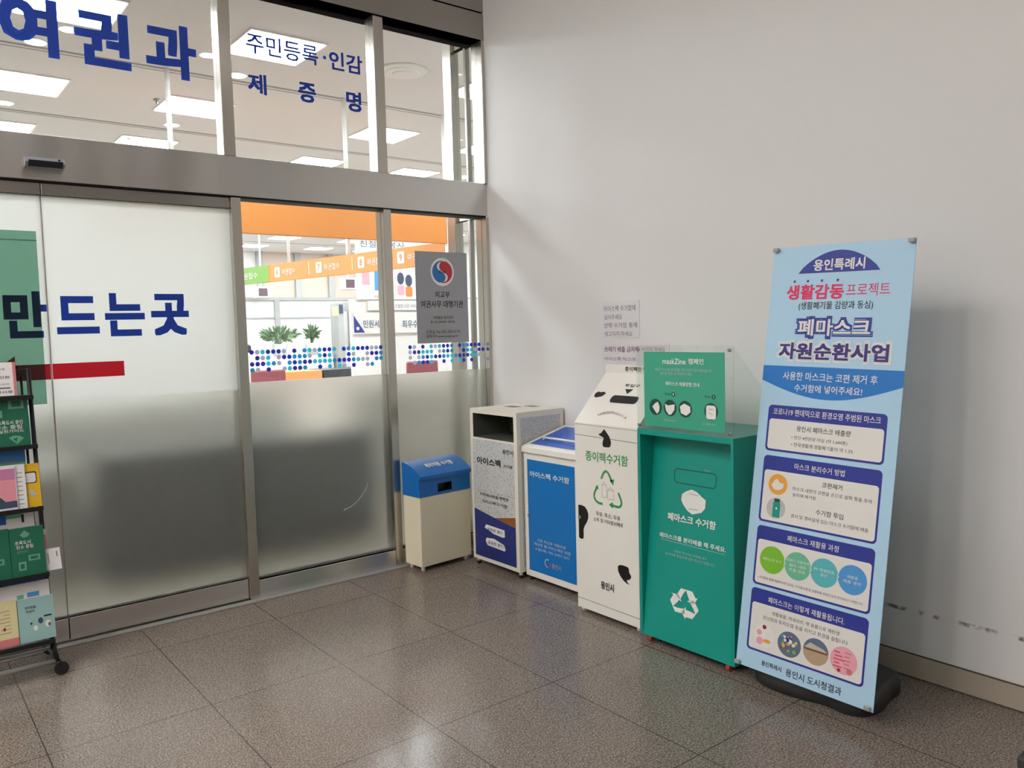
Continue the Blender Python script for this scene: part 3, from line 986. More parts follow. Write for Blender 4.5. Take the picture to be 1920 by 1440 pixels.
# mask
p.poly([(2.068, 0.735), (2.09, 0.752), (2.124, 0.765), (2.155, 0.757), (2.185, 0.738), (2.206, 0.728), (2.205, 0.69), (2.185, 0.668), (2.135, 0.652), (2.105, 0.665), (2.078, 0.69), (2.066, 0.71)], 'print_white', 1)
p.line([(2.11, 0.745), (2.165, 0.742)], 0.002, 'ink_grey', 2).line([(2.11, 0.674), (2.165, 0.678)], 0.002, 'ink_grey', 2)
p.ring(2.07, 0.712, 0.02, 0.003, 'ink_grey', 1, 14, 90, 270).ring(2.204, 0.709, 0.02, 0.003, 'ink_grey', 1, 14, -90, 90)
p.text('폐마스크 수거함', 1.991, 0.604, 2.270, 0.642, 'print_white', 0.03)
p.text('폐마스크를 분리배출 해 주세요.', 1.948, 0.516, 2.331, 0.540, 'print_white', 0.02)
p.line([(1.957, 0.508), (2.328, 0.506)], 0.002, 'ink_light')
p.text('사용한 마스크는 코편을 제거', 2.04, 0.461, 2.23, 0.4725, 'ink_light')
p.text('분리하여 투입구에 넣어 주시기 바랍니다.', 1.99, 0.440, 2.28, 0.4535, 'ink_light')
# recycling symbol: three bent arrows
cu_, cv_ = 2.1215, 0.2405


def rot2(pt, a, q=1.28, s_=1.0):
    x, y = pt
    return (cu_ + (x * math.cos(a) - y * math.sin(a)) * s_ * q, cv_ + (x * math.sin(a) + y * math.cos(a)) * s_ * 1.22)


arrow = [[(-0.036, 0.018), (-0.018, 0.052), (0.004, 0.052), (-0.008, 0.035), (-0.018, 0.010)],
         [(0.002, 0.052), (0.026, 0.052), (0.040, 0.030), (0.048, 0.034), (0.036, 0.008), (0.008, 0.010), (0.017, 0.016), (0.010, 0.030)]]
for k in range(3):
    for seg in arrow:
        p.poly([rot2(q, -k * 2 * math.pi / 3, 1.5) for q in seg], 'print_white')
mb.build('front_panel', t)
for x, y in ((-0.525, -1.91), (-0.525, -2.365), (-0.14, -1.91), (-0.14, -2.365)):
    o = MB().box(x - 0.012, x + 0.012, y - 0.012, y + 0.012, 0.026, zb, 'chrome').cyl((x, y - 0.01, 0.015), (x, y + 0.01, 0.015), 0.015, 'caster_red').build('caster', t)
    o['label'] = 'small reddish caster'

# acrylic sign box standing on the teal bin
t = thing('acrylic_sign_box', 'clear acrylic guard with a green how-to poster standing on top of the teal bin', 'sign', (-0.45, -2.14, 1.036))
za = 1.0365
MB().box(X5 - 0.004, X5 + 0.001, -2.418, -1.864, za, 1.432, 'acrylic', 0.001).build('front_sheet', t)
for y in (-1.866, -2.411):
    pr = [(X5 + 0.0012, za), (X5 + 0.0012, 1.43), (-0.375, 1.27), (-0.12, 1.06), (-0.12, za)]
    MB().loft([(x, y, z) for x, z in pr], [(x, y - 0.004, z) for x, z in pr], 'acrylic').build('side_sheet', t)
YP = X5 - 0.0045
mb = MB().box(YP - 0.0012, YP, -2.375, -1.916, 1.056, 1.403, 'poster_green')
p = Pr(mb, fx(YP - 0.0012), 0.0006)
p.text('maskZine', 2.031, 1.348, 2.165, 1.373, 'print_white', 0.012).text('캠페인', 2.180, 1.350, 2.264, 1.375, 'print_white', 0.02)
p.text('사용한 마스크를 분리배출 하면 자원이 되어 돌아옵니다', 1.98, 1.315, 2.307, 1.330, 'ink_light')
p.text('올바른 방법으로 배출해 주세요', 2.018, 1.298, 2.20, 1.312, 'ink_light')
p.text('폐마스크 배출방법 안내', 2.048, 1.250, 2.24, 1.268, 'print_white', 0.012)
p.text('Step', 2.042, 1.204, 2.077, 1.217, 'dark_green', 0.01).disc(2.092, 1.2105, 0.0105, 'dark_green').text('1', 2.089, 1.206, 2.095, 1.216, 'print_white', 0, 2)
p.text('Step', 2.268, 1.203, 2.298, 1.216, 'dark_green', 0.01).disc(2.316, 1.2095, 0.0105, 'dark_green').text('2', 2.313, 1.205, 2.319, 1.215, 'print_white', 0, 2)
for c in (1.986, 2.072, 2.160): p.disc(c, 1.147, 0.038, 'dark_green')
p.disc(2.302, 1.146, 0.037, 'dark_green')
p.poly([(1.966, 1.148), (1.985, 1.165), (2.0, 1.172), (2.010, 1.15), (2.008, 1.13), (1.995, 1.115), (1.98, 1.13)], 'print_white', 2)
p.poly([(2.042, 1.165), (2.06, 1.158), (2.082, 1.162), (2.10, 1.165), (2.098, 1.14), (2.08, 1.118), (2.065, 1.115), (2.048, 1.135)], 'print_white', 2)
p.poly([(2.130, 1.158), (2.155, 1.172), (2.188, 1.160), (2.19, 1.135), (2.165, 1.118), (2.135, 1.128)], 'print_white', 2)
p.rrect(2.276, 1.112, 2.328, 1.172, 0.012, 'print_white', 2).line([(2.29, 1.155), (2.315, 1.155)], 0.002, 'caster_red', 3)
p.line([(2.288, 1.14), (2.312, 1.132)], 0.002, 'ink_grey', 3)
p.text('코편 분리제거', 2.033, 1.0845, 2.11, 1.0955, 'ink_light').text('수거함에 투입', 2.256, 1.083, 2.327, 1.094, 'ink_light')
o = mb.build('poster', t)
o['label'] = 'green poster with four round mask pictures'
for y, z in ((-1.882, 1.413), (-2.402, 1.413), (-1.884, 1.057), (-2.40, 1.055)):
    MB().cyl((YP + 0.001, y, z), (YP - 0.008, y, z), 0.008, 'chrome').cyl((YP - 0.008, y, z), (YP - 0.011, y, z), 0.005, 'chrome').build('bolt', t)

# paper notices on the wall
def notice(name, label, u0, v0, u1, v1, lines, mat='paper_wall'):
    mb = MB().box(-0.003, -0.0002, -u1, -u0, v0, v1, mat)
    p = Pr(mb, fx(-0.003), 0.0005)
    for (s_, a, b, c, d, m_, bo) in lines: p.text(s_, a, b, c, d, m_, bo)
    return tag(mb.build(name), label, 'notice', 'paper notices taped to the wall')


notice('paper_notice', 'white handwritten paper taped to the wall, the upper of two notices', 1.093, 1.456, 1.383, 1.668,
       [('아이스팩 수거함에', 1.105, 1.609, 1.356, 1.643, 'ink_grey', 0), ('넣어주세요', 1.109, 1.561, 1.252, 1.592, 'ink_grey', 0),
        ('양쪽 수거함 통에', 1.105, 1.513, 1.367, 1.543, 'ink_grey', 0), ('섞고지지 마세요', 1.109, 1.465, 1.33, 1.494, 'ink_grey', 0)])
notice('paper_notice', 'pale paper with a purple heading taped to the wall above the slanted white bin', 1.083, 1.20, 1.60, 1.424,
       [('쓰레기 배출 금지해', 1.104, 1.373, 1.376, 1.406, 'ink_purple', 0.01), ('아이스팩 박스에', 1.102, 1.322, 1.35, 1.345, 'ink_grey', 0),
        ('버리지 마세요', 1.40, 1.376, 1.57, 1.403, 'ink_grey', 0)])

# ================================================================== BANNER STAND
t = thing('banner_stand', 'tall pale blue mask recycling banner leaning on a black base stand', 'banner', (-0.36, -2.7, 0))
BL, BR, TL, TR = [Vector(v) for v in ((-0.575, -2.436, 0.074), (-0.5751, -3.042, 0.073), (-0.390, -2.510, 1.835), (-0.3914, -3.101, 1.8215))]
nb = (BR - BL).cross(TL - BL).normalized()
if nb.x > 0: nb = -nb


def fb(u, v, l):
    a, b = u / 0.6, v / 1.8
    q = (BL * (1 - a) + BR * a) * (1 - b) + (TL * (1 - a) + TR * a) * b
    return tuple(q + nb * l)


mb = MB()
bow = lambda u, v, l: fb(u, v, l)
mb.loft([fb(0, 0, 0), fb(0.6, 0, 0), fb(0.6, 1.8, 0), fb(0, 1.8, 0)], [fb(0, 0, -0.002), fb(0.6, 0, -0.002), fb(0.6, 1.8, -0.002), fb(0, 1.8, -0.002)], 'banner_blue')
p = Pr(mb, fb, 0.0005)
dome = [(0.125 + 0.348 * i / 20, 1.686 + 0.089 * math.sin(math.pi * i / 20) ** 0.75) for i in range(21)]
p.poly(dome, 'b_navy').text('용인특례시', 0.191, 1.694, 0.41, 1.741, 'b_white', 0.03)
p.text('생활감동', 0.079, 1.578, 0.333, 1.640, 'b_pink', 0.035)
for x in (0.111, 0.1715, 0.234, 0.3025): p.disc(x, 1.654, 0.0055, 'b_purple')
p.text('프로젝트', 0.343, 1.588, 0.518, 1.637, 'b_pink', 0.0)
p.text('(생활폐기물 감량과 동심)', 0.14, 1.532, 0.457, 1.569, 'ink', 0.006)
p.text('폐마스크', 0.134, 1.416, 0.467, 1.510, 'b_navy', 0.115, 2).text('폐마스크', 0.146, 1.429, 0.455, 1.497, 'b_white', 0.028, 3)
p.text('자원순환사업', 0.058, 1.319, 0.546, 1.411, 'b_white', 0.115, 2).text('자원순환사업', 0.068, 1.330, 0.536, 1.400, 'b_purple', 0.04, 3)
arcp = [(0.0, 1.301), (0.6, 1.301), (0.6, 1.238)] + [(0.6 - 0.6 * i / 20, 1.238 - 0.068 * math.sin(math.pi * i / 20)) for i in range(1, 20)] + [(0.0, 1.238)]
p.poly(arcp, 'b_azure')
p.text('사용한 마스크는 코편 제거 후', 0.098, 1.243, 0.502, 1.278, 'b_white', 0.01).text('수거함에 넣어주세요!', 0.155, 1.196, 0.446, 1.228, 'b_white', 0.01)


def bbox(z0, z1, zi):
    p.rrect(0.044, z0, 0.554, z1, 0.018, 'b_navy', 1)
    p.rrect(0.0535, z0 + 0.009, 0.546, zi, 0.013, 'b_white', 2)


bbox(0.939, 1.134, 1.076)
p.text('코로나19 팬데믹으로 환경오염 주범된 마스크', 0.068, 1.094, 0.529, 1.122, 'b_white', 0.008)
p.text('용인시 폐마스크 배출량', 0.183, 1.032, 0.416, 1.056, 'ink', 0.006, 3)
p.text('• 연간 4천만장 이상 (약 1,600톤)', 0.163, 0.996, 0.406, 1.013, 'ink', 0, 3).text('• 전국생활계 생활폐기물의 약 1.3%', 0.165, 0.968, 0.432, 0.985, 'ink', 0, 3)
bbox(0.635, 0.919, 0.858)
p.text('마스크 분리수거 방법', 0.189, 0.874, 0.406, 0.900, 'b_white', 0.008)
p.disc(0.1215, 0.801, 0.044, 'b_orange', 3)
p.poly([(0.092, 0.795), (0.105, 0.818), (0.118, 0.824), (0.13, 0.81), (0.15, 0.806), (0.146, 0.788), (0.13, 0.778), (0.105, 0.778)], 'b_white', 4)
p.disc(0.122, 0.70, 0.044, 'b_grey', 3).rect(0.108, 0.662, 0.142, 0.725, 'teal', 4).rect(0.112, 0.726, 0.138, 0.741, 'dark_green', 4).disc(0.125, 0.70, 0.004, 'b_white', 5)
p.text('코편제거', 0.317, 0.818, 0.402, 0.840, 'ink', 0.006, 3)
p.text('마스크 내면의 코편을 손으로 살짝 찢을 후에', 0.191, 0.787, 0.523, 0.803, 'ink', 0, 3).text('분리해 제거함', 0.193, 0.762, 0.296, 0.777, 'ink', 0, 3)
p.text('수거함 투입', 0.301, 0.704, 0.417, 0.727, 'ink', 0.006, 3)
p.text('관서 및 경비실에 있는 마스크 수거함에 배출', 0.194, 0.674, 0.52, 0.690, 'ink', 0, 3)
bbox(0.363, 0.617, 0.559)
p.text('폐마스크 재활용 과정', 0.187, 0.573, 0.41, 0.599, 'b_white', 0.008)
for c, m_, ls in ((0.1275, 'b_lime', ['폐마스크 수거']), (0.244, 'b_mint', ['파쇄기 이용하여', '필터 내피', '추출 압축']), (0.3595, 'b_aqua', ['PP 재생원료', '생산']), (0.476, 'b_sky', ['재활용', '제품 생산'])):
    p.disc(c, 0.48, 0.058, m_, 3)
    for i, s_ in enumerate(ls):
        zc = 0.480 + (len(ls) - 1) * 0.0095 - i * 0.019
        hw = 0.0072 * len(s_) * (0.85 if len(s_) > 5 else 1)
        p.text(s_, c - hw, zc - 0.0065, c + hw, zc + 0.0065, 'b_white', 0, 4)
for c in (0.186, 0.302, 0.418): p.line([(c - 0.004, 0.488), (c + 0.004, 0.48), (c - 0.004, 0.472)], 0.003, 'b_white', 5)
p.text('• 수거함과 함께 배출하시면 안되는, 수거함오염 등 선별비용 부담이 있어 주의하시기 바랍니다', 0.068, 0.391, 0.524, 0.403, 'ink', 0, 3)
bbox(0.08, 0.348, 0.287)
p.text('폐마스크는 이렇게 재활용됩니다.', 0.127, 0.298, 0.46, 0.324, 'b_white', 0.008)
p.text('생활용품, 악세서리, 펫 용품으로 재탄생', 0.15, 0.250, 0.4445, 0.267, 'ink', 0, 3).text('온난화와 토지오염 등을 지키고 환경을 살립니다', 0.11, 0.223, 0.481, 0.240, 'ink', 0, 3)
# four round pictures
p.disc(0.1243, 0.155, 0.05, 'b_white', 3).disc(0.124, 0.154, 0.048, 'paper', 4).disc(0.122, 0.192, 0.009, 'b_crimson', 5)
p.disc(0.10, 0.165, 0.012, 'b_rose', 5).disc(0.105, 0.13, 0.016, 'b_rose', 5).disc(0.138, 0.135, 0.018, 'b_orange', 5, 0.008).disc(0.14, 0.165, 0.01, 'b_white', 5)
p.disc(0.2396, 0.1525, 0.0525, 'b_slate', 3)
random.seed(3)
for i in range(34):
    a = random.uniform(0, 6.283); r_ = 0.04 * math.sqrt(random.random())
    p.disc(0.2396 + r_ * math.cos(a), 0.158 + r_ * math.sin(a), random.uniform(0.005, 0.010), random.choice(['b_orange', 'b_crimson', 'b_lime', 'teal', 'b_slate', 'b_white', 'b_navy', 'b_orange', 'b_sky']), 4 + i * 0.05, n=9)
p.disc(0.3554, 0.158, 0.054, 'b_sand', 3)
p.poly([(0.3554 + 0.054 * math.cos(math.radians(a)), 0.158 + 0.054 * math.sin(math.radians(a))) for a in range(5, 176, 10)], 'b_slate', 4)
p.poly([(0.305, 0.166), (0.33, 0.19), (0.365, 0.182), (0.385, 0.178), (0.405, 0.166)], 'b_grey', 5).rect(0.305, 0.158, 0.405, 0.166, 'brown', 6)
p.disc(0.4709, 0.1595, 0.0545, 'b_rose', 3)
for i in range(5): p.rect(0.43 + 0.004 * (i % 2), 0.185 - i * 0.014, 0.455 + 0.01 * (i % 3), 0.189 - i * 0.014, 'b_pink', 4).rect(0.473, 0.19 - i * 0.015, 0.50 - 0.005 * (i % 2), 0.1945 - i * 0.015, 'booklet_rose', 4)
p.disc(0.455, 0.118, 0.007, 'b_crimson', 4).disc(0.497, 0.122, 0.012, 'booklet_rose', 4)
p.text('용인특례시', 0.122, 0.028, 0.215, 0.050, 'ink', 0.02).text('용인시 도시청결과', 0.235, 0.020, 0.473, 0.052, 'ink', 0.012)
mb.build('banner', t)
for u, v in ((0.016, 1.79), (0.588, 1.79), (0.014, 0.012), (0.582, 0.014)):
    a = Vector(fb(u, v, -0.006)); b = Vector(fb(u, v, 0.012))
    MB().cyl(a, b, 0.008, 'rack_grey', 10).box(b.x - 0.006, b.x + 0.006, b.y - 0.012, b.y + 0.012, b.z - 0.008, b.z + 0.008, 'rack_grey', 0.002).build('clip', t)
# arms of the X frame and mast
hub = Vector((-0.45, -2.76, 0.62))
for u, v in ((0.016, 1.79), (0.588, 1.79), (0.014, 0.012), (0.582, 0.014)):
    MB().tube([tuple(hub), fb(u, v, -0.012)], 0.006, 'rack_black').build('arm', t)
MB().cyl((-0.40, -2.75, 0.078), tuple(hub), 0.014, 'rack_black').ball(tuple(hub), 0.03, 'rack_black').build('mast', t)
# water filled base with wavy sides
import itertools
ctrl = [(-0.30, -2.47), (-0.46, -2.46), (-0.535, -2.53), (-0.55, -2.64), (-0.535, -2.74), (-0.515, -2.82), (-0.525, -2.90), (-0.49, -2.965), (-0.40, -2.985), (-0.29, -2.965), (-0.185, -2.955), (-0.15, -2.90), (-0.145, -2.82), (-0.165, -2.70), (-0.145, -2.60), (-0.16, -2.50)]
n = len(ctrl); out_ = []
for i in range(n):
    p0_, p1_, p2_, p3_ = [Vector(ctrl[(i + k) % n]) for k in (-1, 0, 1, 2)]
    for s_ in range(4):
        tt = s_ / 4
        q = 0.5 * ((2 * p1_) + (-p0_ + p2_) * tt + (2 * p0_ - 5 * p1_ + 4 * p2_ - p3_) * tt ** 2 + (-p0_ + 3 * p1_ - 3 * p2_ + p3_) * tt ** 3)
        out_.append((q.x, q.y))
cx_ = -0.34; cy_ = -2.72
rings = [(1.0, 0.0), (1.0, 0.055), (0.97, 0.074), (0.92, 0.082)]
mb = MB()
RP = [[(cx_ + (x - cx_) * k, cy_ + (y - cy_) * k, z) for x, y in out_] for k, z in rings]
for A, B in zip(RP, RP[1:]): mb.loft(A, B, 'base_black', True, False)
mb.poly(RP[0], 'base_black').poly(RP[-1], 'base_black')
mb.build('base', t)

# ================================================================== BROCHURE RACK
def ry(z): return -0.365 + (z - 0.05) * 0.145


t = thing('brochure_rack', 'black metal brochure rack on casters in front of the glass door', 'rack', (-3.15, -0.27, 0))
XR, XL = -2.831, -3.50
for x in (XR, XL):
    MB().tube([(x, ry(1.404), 1.404), (x, ry(0.12), 0.12)], 0.010, 'rack_black').build('post', t)
    MB().tube([(x - 0.03 if x == XR else x + 0.03, ry(1.39) + 0.01, 1.39), (x - 0.03 if x == XR else x + 0.03, ry(0.17) + 0.012, 0.17)], 0.006, 'rack_black').build('inner_bar', t)
MB().box(XL, XR, ry(1.39) - 0.004, ry(1.39) + 0.012, 1.365, 1.40, 'rack_black', 0.002).build('top_bar', t)
LEDGE = [1.268, 1.045, 0.765, 0.468, 0.172]
for z in LEDGE:
    y = ry(z)
    MB().box(XL, XR + 0.004, y - 0.062, y + 0.005, z - 0.006, z, 'rack_black').box(XL, XR + 0.004, y - 0.066, y - 0.061, z - 0.006, z + 0.014, 'rack_black').build('shelf', t)
for z, y in ((0.150, -0.352), (0.125, -0.345)):
    MB().cyl((XL, y, z), (XR, y, z), 0.008, 'rack_grey').build('rail', t)
MB().cyl((XL, -0.366, 0.066), (XR + 0.008, -0.366, 0.066), 0.011, 'rack_grey').build('rail', t)
MB().cyl((XL, -0.06, 0.066), (XR + 0.008, -0.06, 0.066), 0.009, 'rack_grey').build('rail', t)
for x in (XR, XL):
    MB().tube([(x, ry(0.15), 0.15), (x + 0.012, -0.368, 0.066), (x + 0.012, -0.06, 0.066)], 0.011, 'rack_black').build('foot_bar', t)
    for y in (-0.372, -0.06):
        MB().cyl((x + 0.026, y - 0.011, 0.03), (x + 0.026, y + 0.011, 0.03), 0.03, 'rubber', 18).cyl((x + 0.022, y, 0.045), (x + 0.014, y, 0.066), 0.012, 'rack_black').build('caster', t)


def broch(name, label, x0, x1, z0, z1, off, mat, th=0.006, art=None, skew=0.0, group='brochures in the rack', cat='brochure'):
    zs = (z0, z1)
    A = [(x0, ry(z0) - off, z0), (x1, ry(z0) - off, z0), (x1 + skew, ry(z1) - off, z1), (x0 + skew, ry(z1) - off, z1)]
    B = [(a, b - th, c) for a, b, c in A]
    mb = MB().loft(A, B, mat)
    if art:
        f_ = lambda u, v, l: (x0 + u * (x1 - x0) + skew * v, ry(z0 + v * (z1 - z0)) - off - th - l, z0 + v * (z1 - z0))
        art(Pr(mb, f_, 0.0005))
    return tag(mb.build(name), label, cat, group)


def lines(p, spec):
    for s_, a, b, c, d, m_ in spec: p.text(s_, a, b, c, d, m_, 0.01)


def green_art(p):
    p.rect(0.55, 0.74, 0.9, 0.93, 'booklet_pale').rect(0.62, 0.78, 0.84, 0.89, 'booklet_green', 2).rect(0.08, 0.58, 0.4, 0.72, 'booklet_pale').rect(0.14, 0.61, 0.34, 0.69, 'booklet_green', 2)
    lines(p, [('초록도시 용인', 0.28, 0.44, 0.85, 0.52, 'b_white'), ('탄소 중립', 0.22, 0.35, 0.82, 0.43, 'b_white'), ('실천가이드', 0.28, 0.28, 0.86, 0.34, 'b_white')])
    p.poly([(0.5, 0.18), (0.6, 0.22), (0.75, 0.21), (0.85, 0.16), (0.68, 0.05)], 'booklet_pale').poly([(0.6, 0.16), (0.7, 0.18), (0.67, 0.09)], 'booklet_green', 2)


def green_art2(p):
    p.poly([(0.3, 0.86), (0.44, 0.95), (0.6, 0.86), (0.5, 0.8), (0.38, 0.8)], 'booklet_pale')
    lines(p, [('초록도시', 0.14, 0.66, 0.6, 0.74, 'b_white'), ('탄소 중립', 0.18, 0.57, 0.66, 0.65, 'b_white'), ('실천가이드', 0.18, 0.48, 0.52, 0.54, 'booklet_pale')])
    p.rect(0.5, 0.3, 0.84, 0.42, 'booklet_pale').rect(0.56, 0.33, 0.78, 0.39, 'booklet_green', 2)
    p.rect(0.2, 0.12, 0.42, 0.3, 'booklet_pale').rect(0.25, 0.16, 0.37, 0.26, 'booklet_green', 2)


broch('leaflet', 'white leaflet with a pink edge standing on the top shelf of the rack', -3.06, -2.883, 1.274, 1.434, 0.016, 'booklet_rose', 0.006,
      lambda p: (p.rect(0, 0, 0.93, 1, 'paper'), lines(p, [('안내', 0.6, 0.78, 0.75, 0.84, 'ink'), ('여권 민원', 0.35, 0.54, 0.85, 0.62, 'ink'), ('신청 안내서', 0.3, 0.36, 0.82, 0.41, 'ink_grey'), ('구비서류', 0.4, 0.12, 0.9, 0.2, 'ink_purple')]), p.rect(0.35, 0.26, 0.85, 0.29, 'ink', 2)))
broch('booklet', 'dark green booklet with white title in the upper part of the rack', -3.02, -2.849, 1.052, 1.283, 0.022, 'booklet_green', 0.014, green_art)
broch('leaflet', 'blue leaflet standing behind the yellow booklet in the rack', -3.05, -2.873, 0.772, 1.05, 0.006, 'booklet_blue', 0.004,
      lambda p: (p.rect(0, 0.7, 1, 0.745, 'booklet_pale'), p.poly([(0.3, 0.745), (0.6, 0.79), (0.9, 0.76), (1, 0.745)], 'b_slate')))
broch('booklet', 'yellow booklet with a small white picture at the right edge of the rack', -2.95, -2.826, 0.773, 0.968, 0.014, 'booklet_yellow', 0.010,
      lambda p: (p.rrect(0.5, 0.55, 0.9, 0.82, 0.05, 'ink'), p.rrect(0.53, 0.57, 0.87, 0.79, 0.05, 'b_white', 2), p.poly([(0.6, 0.35), (0.7, 0.25), (0.9, 0.26), (0.7, 0.42)], 'b_grey', 2)))
broch('leaflet', 'cream leaflet with small print between pink picture card and yellow booklet', -3.0, -2.884, 0.774, 0.972, 0.026, 'paper', 0.008,
      lambda p: [p.rect(0.7, 0.1 + i * 0.1, 0.9, 0.115 + i * 0.1, 'ink_grey') for i in range(8)])
broch('picture_card', 'pink sunset picture card in front of the cream leaflet', -3.08, -2.921, 0.776, 0.968, 0.036, 'paper', 0.005,
      lambda p: (p.rect(0.02, 0.05, 0.98, 0.95, 'booklet_pink'), p.rect(0.02, 0.7, 0.98, 0.95, 'booklet_lilac', 2), p.rect(0.02, 0.05, 0.98, 0.2, 'booklet_navy', 3), p.poly([(0.3, 0.2), (0.35, 0.42), (0.6, 0.3), (0.7, 0.2)], 'dark_green', 3)))
broch('leaflet', 'blue and white leaflet standing behind the two green booklets', -3.06, -2.861, 0.476, 0.760, 0.006, 'b_white', 0.006,
      lambda p: (p.rect(0, 0.82, 0.45, 1, 'booklet_deep'), p.rect(0.45, 0.9, 0.75, 1, 'b_mint'), p.rect(0.75, 0.82, 0.80, 0.95, 'ink', 2)))
broch('booklet', 'green booklet on the third shelf of the rack, right one of the pair', -2.966, -2.832, 0.475, 0.688, 0.018, 'booklet_green', 0.016, green_art2)
broch('booklet', 'green booklet on the third shelf of the rack, left one cut by the frame', -3.115, -2.968, 0.475, 0.692, 0.018, 'booklet_green', 0.016, green_art2)
broch('leaflet', 'thin pink leaflet peeking out behind the right green booklet', -2.94, -2.820, 0.476, 0.666, 0.0125, 'booklet_pink', 0.004,
      lambda p: p.rect(0.9, 0.86, 1.0, 1.0, 'b_white'))
broch('card', 'small white card sticking out at the right side of the rack', -2.85, -2.768, 0.477, 0.574, 0.017, 'paper', 0.003,
      lambda p: (p.rect(0.38, 0.3, 0.42, 0.8, 'ink_grey'), p.rect(0.8, 0.6, 0.86, 0.85, 'ink_grey')), skew=-0.004)
broch('folder', 'deep blue folder standing behind the bottom row of the rack', -3.15, -2.83, 0.180, 0.474, 0.003, 'booklet_deep', 0.004)
broch('leaflet', 'white leaflet with blue tabs behind the pale teal booklet', -3.06, -2.826, 0.180, 0.440, 0.010, 'paper', 0.005,
      lambda p: (p.rect(0.45, 0.74, 0.56, 0.81, 'b_mint'), p.rect(0.62, 0.75, 0.82, 0.83, 'b_sky')))
broch('booklet', 'pale teal booklet with small animal drawings on the bottom shelf of the rack', -2.958, -2.817, 0.182, 0.371, 0.018, 'booklet_teal', 0.010,
      lambda p: (lines(p, [('반려동물', 0.2, 0.76, 0.5, 0.83, 'ink'), ('안내서', 0.22, 0.68, 0.45, 0.74, 'ink')]), p.disc(0.6, 0.45, 0.07, 'booklet_navy'), p.disc(0.8, 0.35, 0.08, 'b_white'), p.disc(0.45, 0.3, 0.06, 'b_white'), p.disc(0.84, 0.33, 0.04, 'brown', 2), p.rect(0.7, 0.52, 0.92, 0.56, 'ink'), p.disc(0.34, 0.42, 0.03, 'ink', 2)))
broch('leaflet', 'pale yellow leaflet with a pink bottom strip on the bottom shelf', -3.09, -2.961, 0.182, 0.377, 0.020, 'booklet_cream', 0.008,
      lambda p: (p.rect(0, 0, 1, 0.17, 'booklet_rose'), [p.rect(0.4 + 0.1 * (i % 3), 0.3 + i * 0.08, 0.8, 0.32 + i * 0.08, 'b_sand') for i in range(7)], p.disc(0.6, 0.4, 0.04, 'b_crimson', 2)))

# dark corner of something low at the edge of the frame
o = tag(MB().box(-0.46, -0.13, -3.66, -3.478, 0.0, 0.05, 'base_black', 0.012).build('stand_base'), 'edge of a black base on the floor at the lower right corner', 'stand base')

# ================================================================== OFFICE BEHIND THE GLASS
ZC = 3.85
struct(MB().box(-9, 9.6, 0.2, 18.2, ZC, ZC + 0.1, 'ceiling_white'), 'ceiling_office')
mb = MB()
for y in (2.96, 5.1, 7.2, 9.3, 11.4, 13.5, 15.6):
    mb.box(-9, 9.6, y - 0.02, y + 0.02, ZC - 0.003, ZC + 0.01, 'ceiling_joint').box(-9, 9.6, y + 0.07, y + 0.08, ZC - 0.003, ZC + 0.01, 'ceiling_joint')
struct(mb, 'trim_15')
struct(MB().box(-9, 5.3, 18, 18.2, 0, ZC, 'office_white'), 'wall_office_back')
mb = MB().box(5.3, 9.6, 18, 18.2, 0, ZC, 'office_beige')
for x in (5.36, 6.5, 7.55, 8.6): mb.box(x - 0.09, x + 0.09, 17.9, 18.0, 0, ZC, 'office_grey')
struct(mb, 'wall_office_beige')
struct(MB().box(9.6, 9.8, 0.2, 18.2, 0, ZC, 'office_white'), 'wall_office_right')
struct(MB().box(0.25, 9.6, 0.02, 0.2, 0, 4.6, 'office_white'), 'wall_office_front')

# ceiling panels
pt = thing('ceiling_light', 'square white ceiling light panel in the office behind the glass', 'ceiling light', (0, 0, ZC), 'office ceiling light panels')
MB().box(-0.32, 0.32, -0.32, 0.32, -0.012, 0.0, 'fixture_trim', 0.003).build('frame', pt, local=True)
MB().box(-0.298, 0.298, -0.298, 0.298, -0.016, -0.0125, 'panel_light').build('diffuser', pt, local=True)
first = True
XS, YS = (-3.65, -2.16, -0.67, 1.52, 3.05, 4.66, 6.5, 8.0), (1.93, 4.03, 5.92, 8.1, 10.2, 12.3, 14.45, 16.5)
for j, y in enumerate(YS):
    for i, x in enumerate(XS):
        if x > 2 and j == 0: continue
        if first:
            pt.location = (x, y, ZC); first = False
        else: copy_tree(pt, (x, y, ZC))
dl = thing('downlight', 'small round recessed downlight in the office ceiling', 'ceiling light', (0, 0, ZC), 'round office downlights')
MB().cyl((0, 0, -0.006), (0, 0, 0), 0.085, 'fixture_trim', 20).build('rim', dl, local=True)
MB().cyl((0, 0, -0.009), (0, 0, -0.006), 0.07, 'disc_light', 20).build('lens', dl, local=True)
first = True
for x, y in ((-2.24, 2.83), (-2.22, 4.85), (-0.65, 4.87), (-0.67, 2.79), (-0.64, 0.78), (-2.2, 0.8), (1.95, 4.95), (2.3, 6.9), (3.4, 7.0), (3.0, 9.0)):
    if first:
        dl.location = (x, y, ZC); first = False
    else: copy_tree(dl, (x, y, ZC))
# round air diffuser
t = thing('air_diffuser', 'round cream air vent in the office ceiling behind the narrow upper pane', 'vent', (0.49, 1.87, ZC))
mb = MB()
for r_, z in ((0.20, 0.0), (0.14, -0.012), (0.085, -0.02)):
    mb.cyl((0.49, 1.87, ZC + z - 0.016), (0.49, 1.87, ZC + z), r_, 'fixture_trim', 28, r_ * 1.15)
mb.build('cone', t)
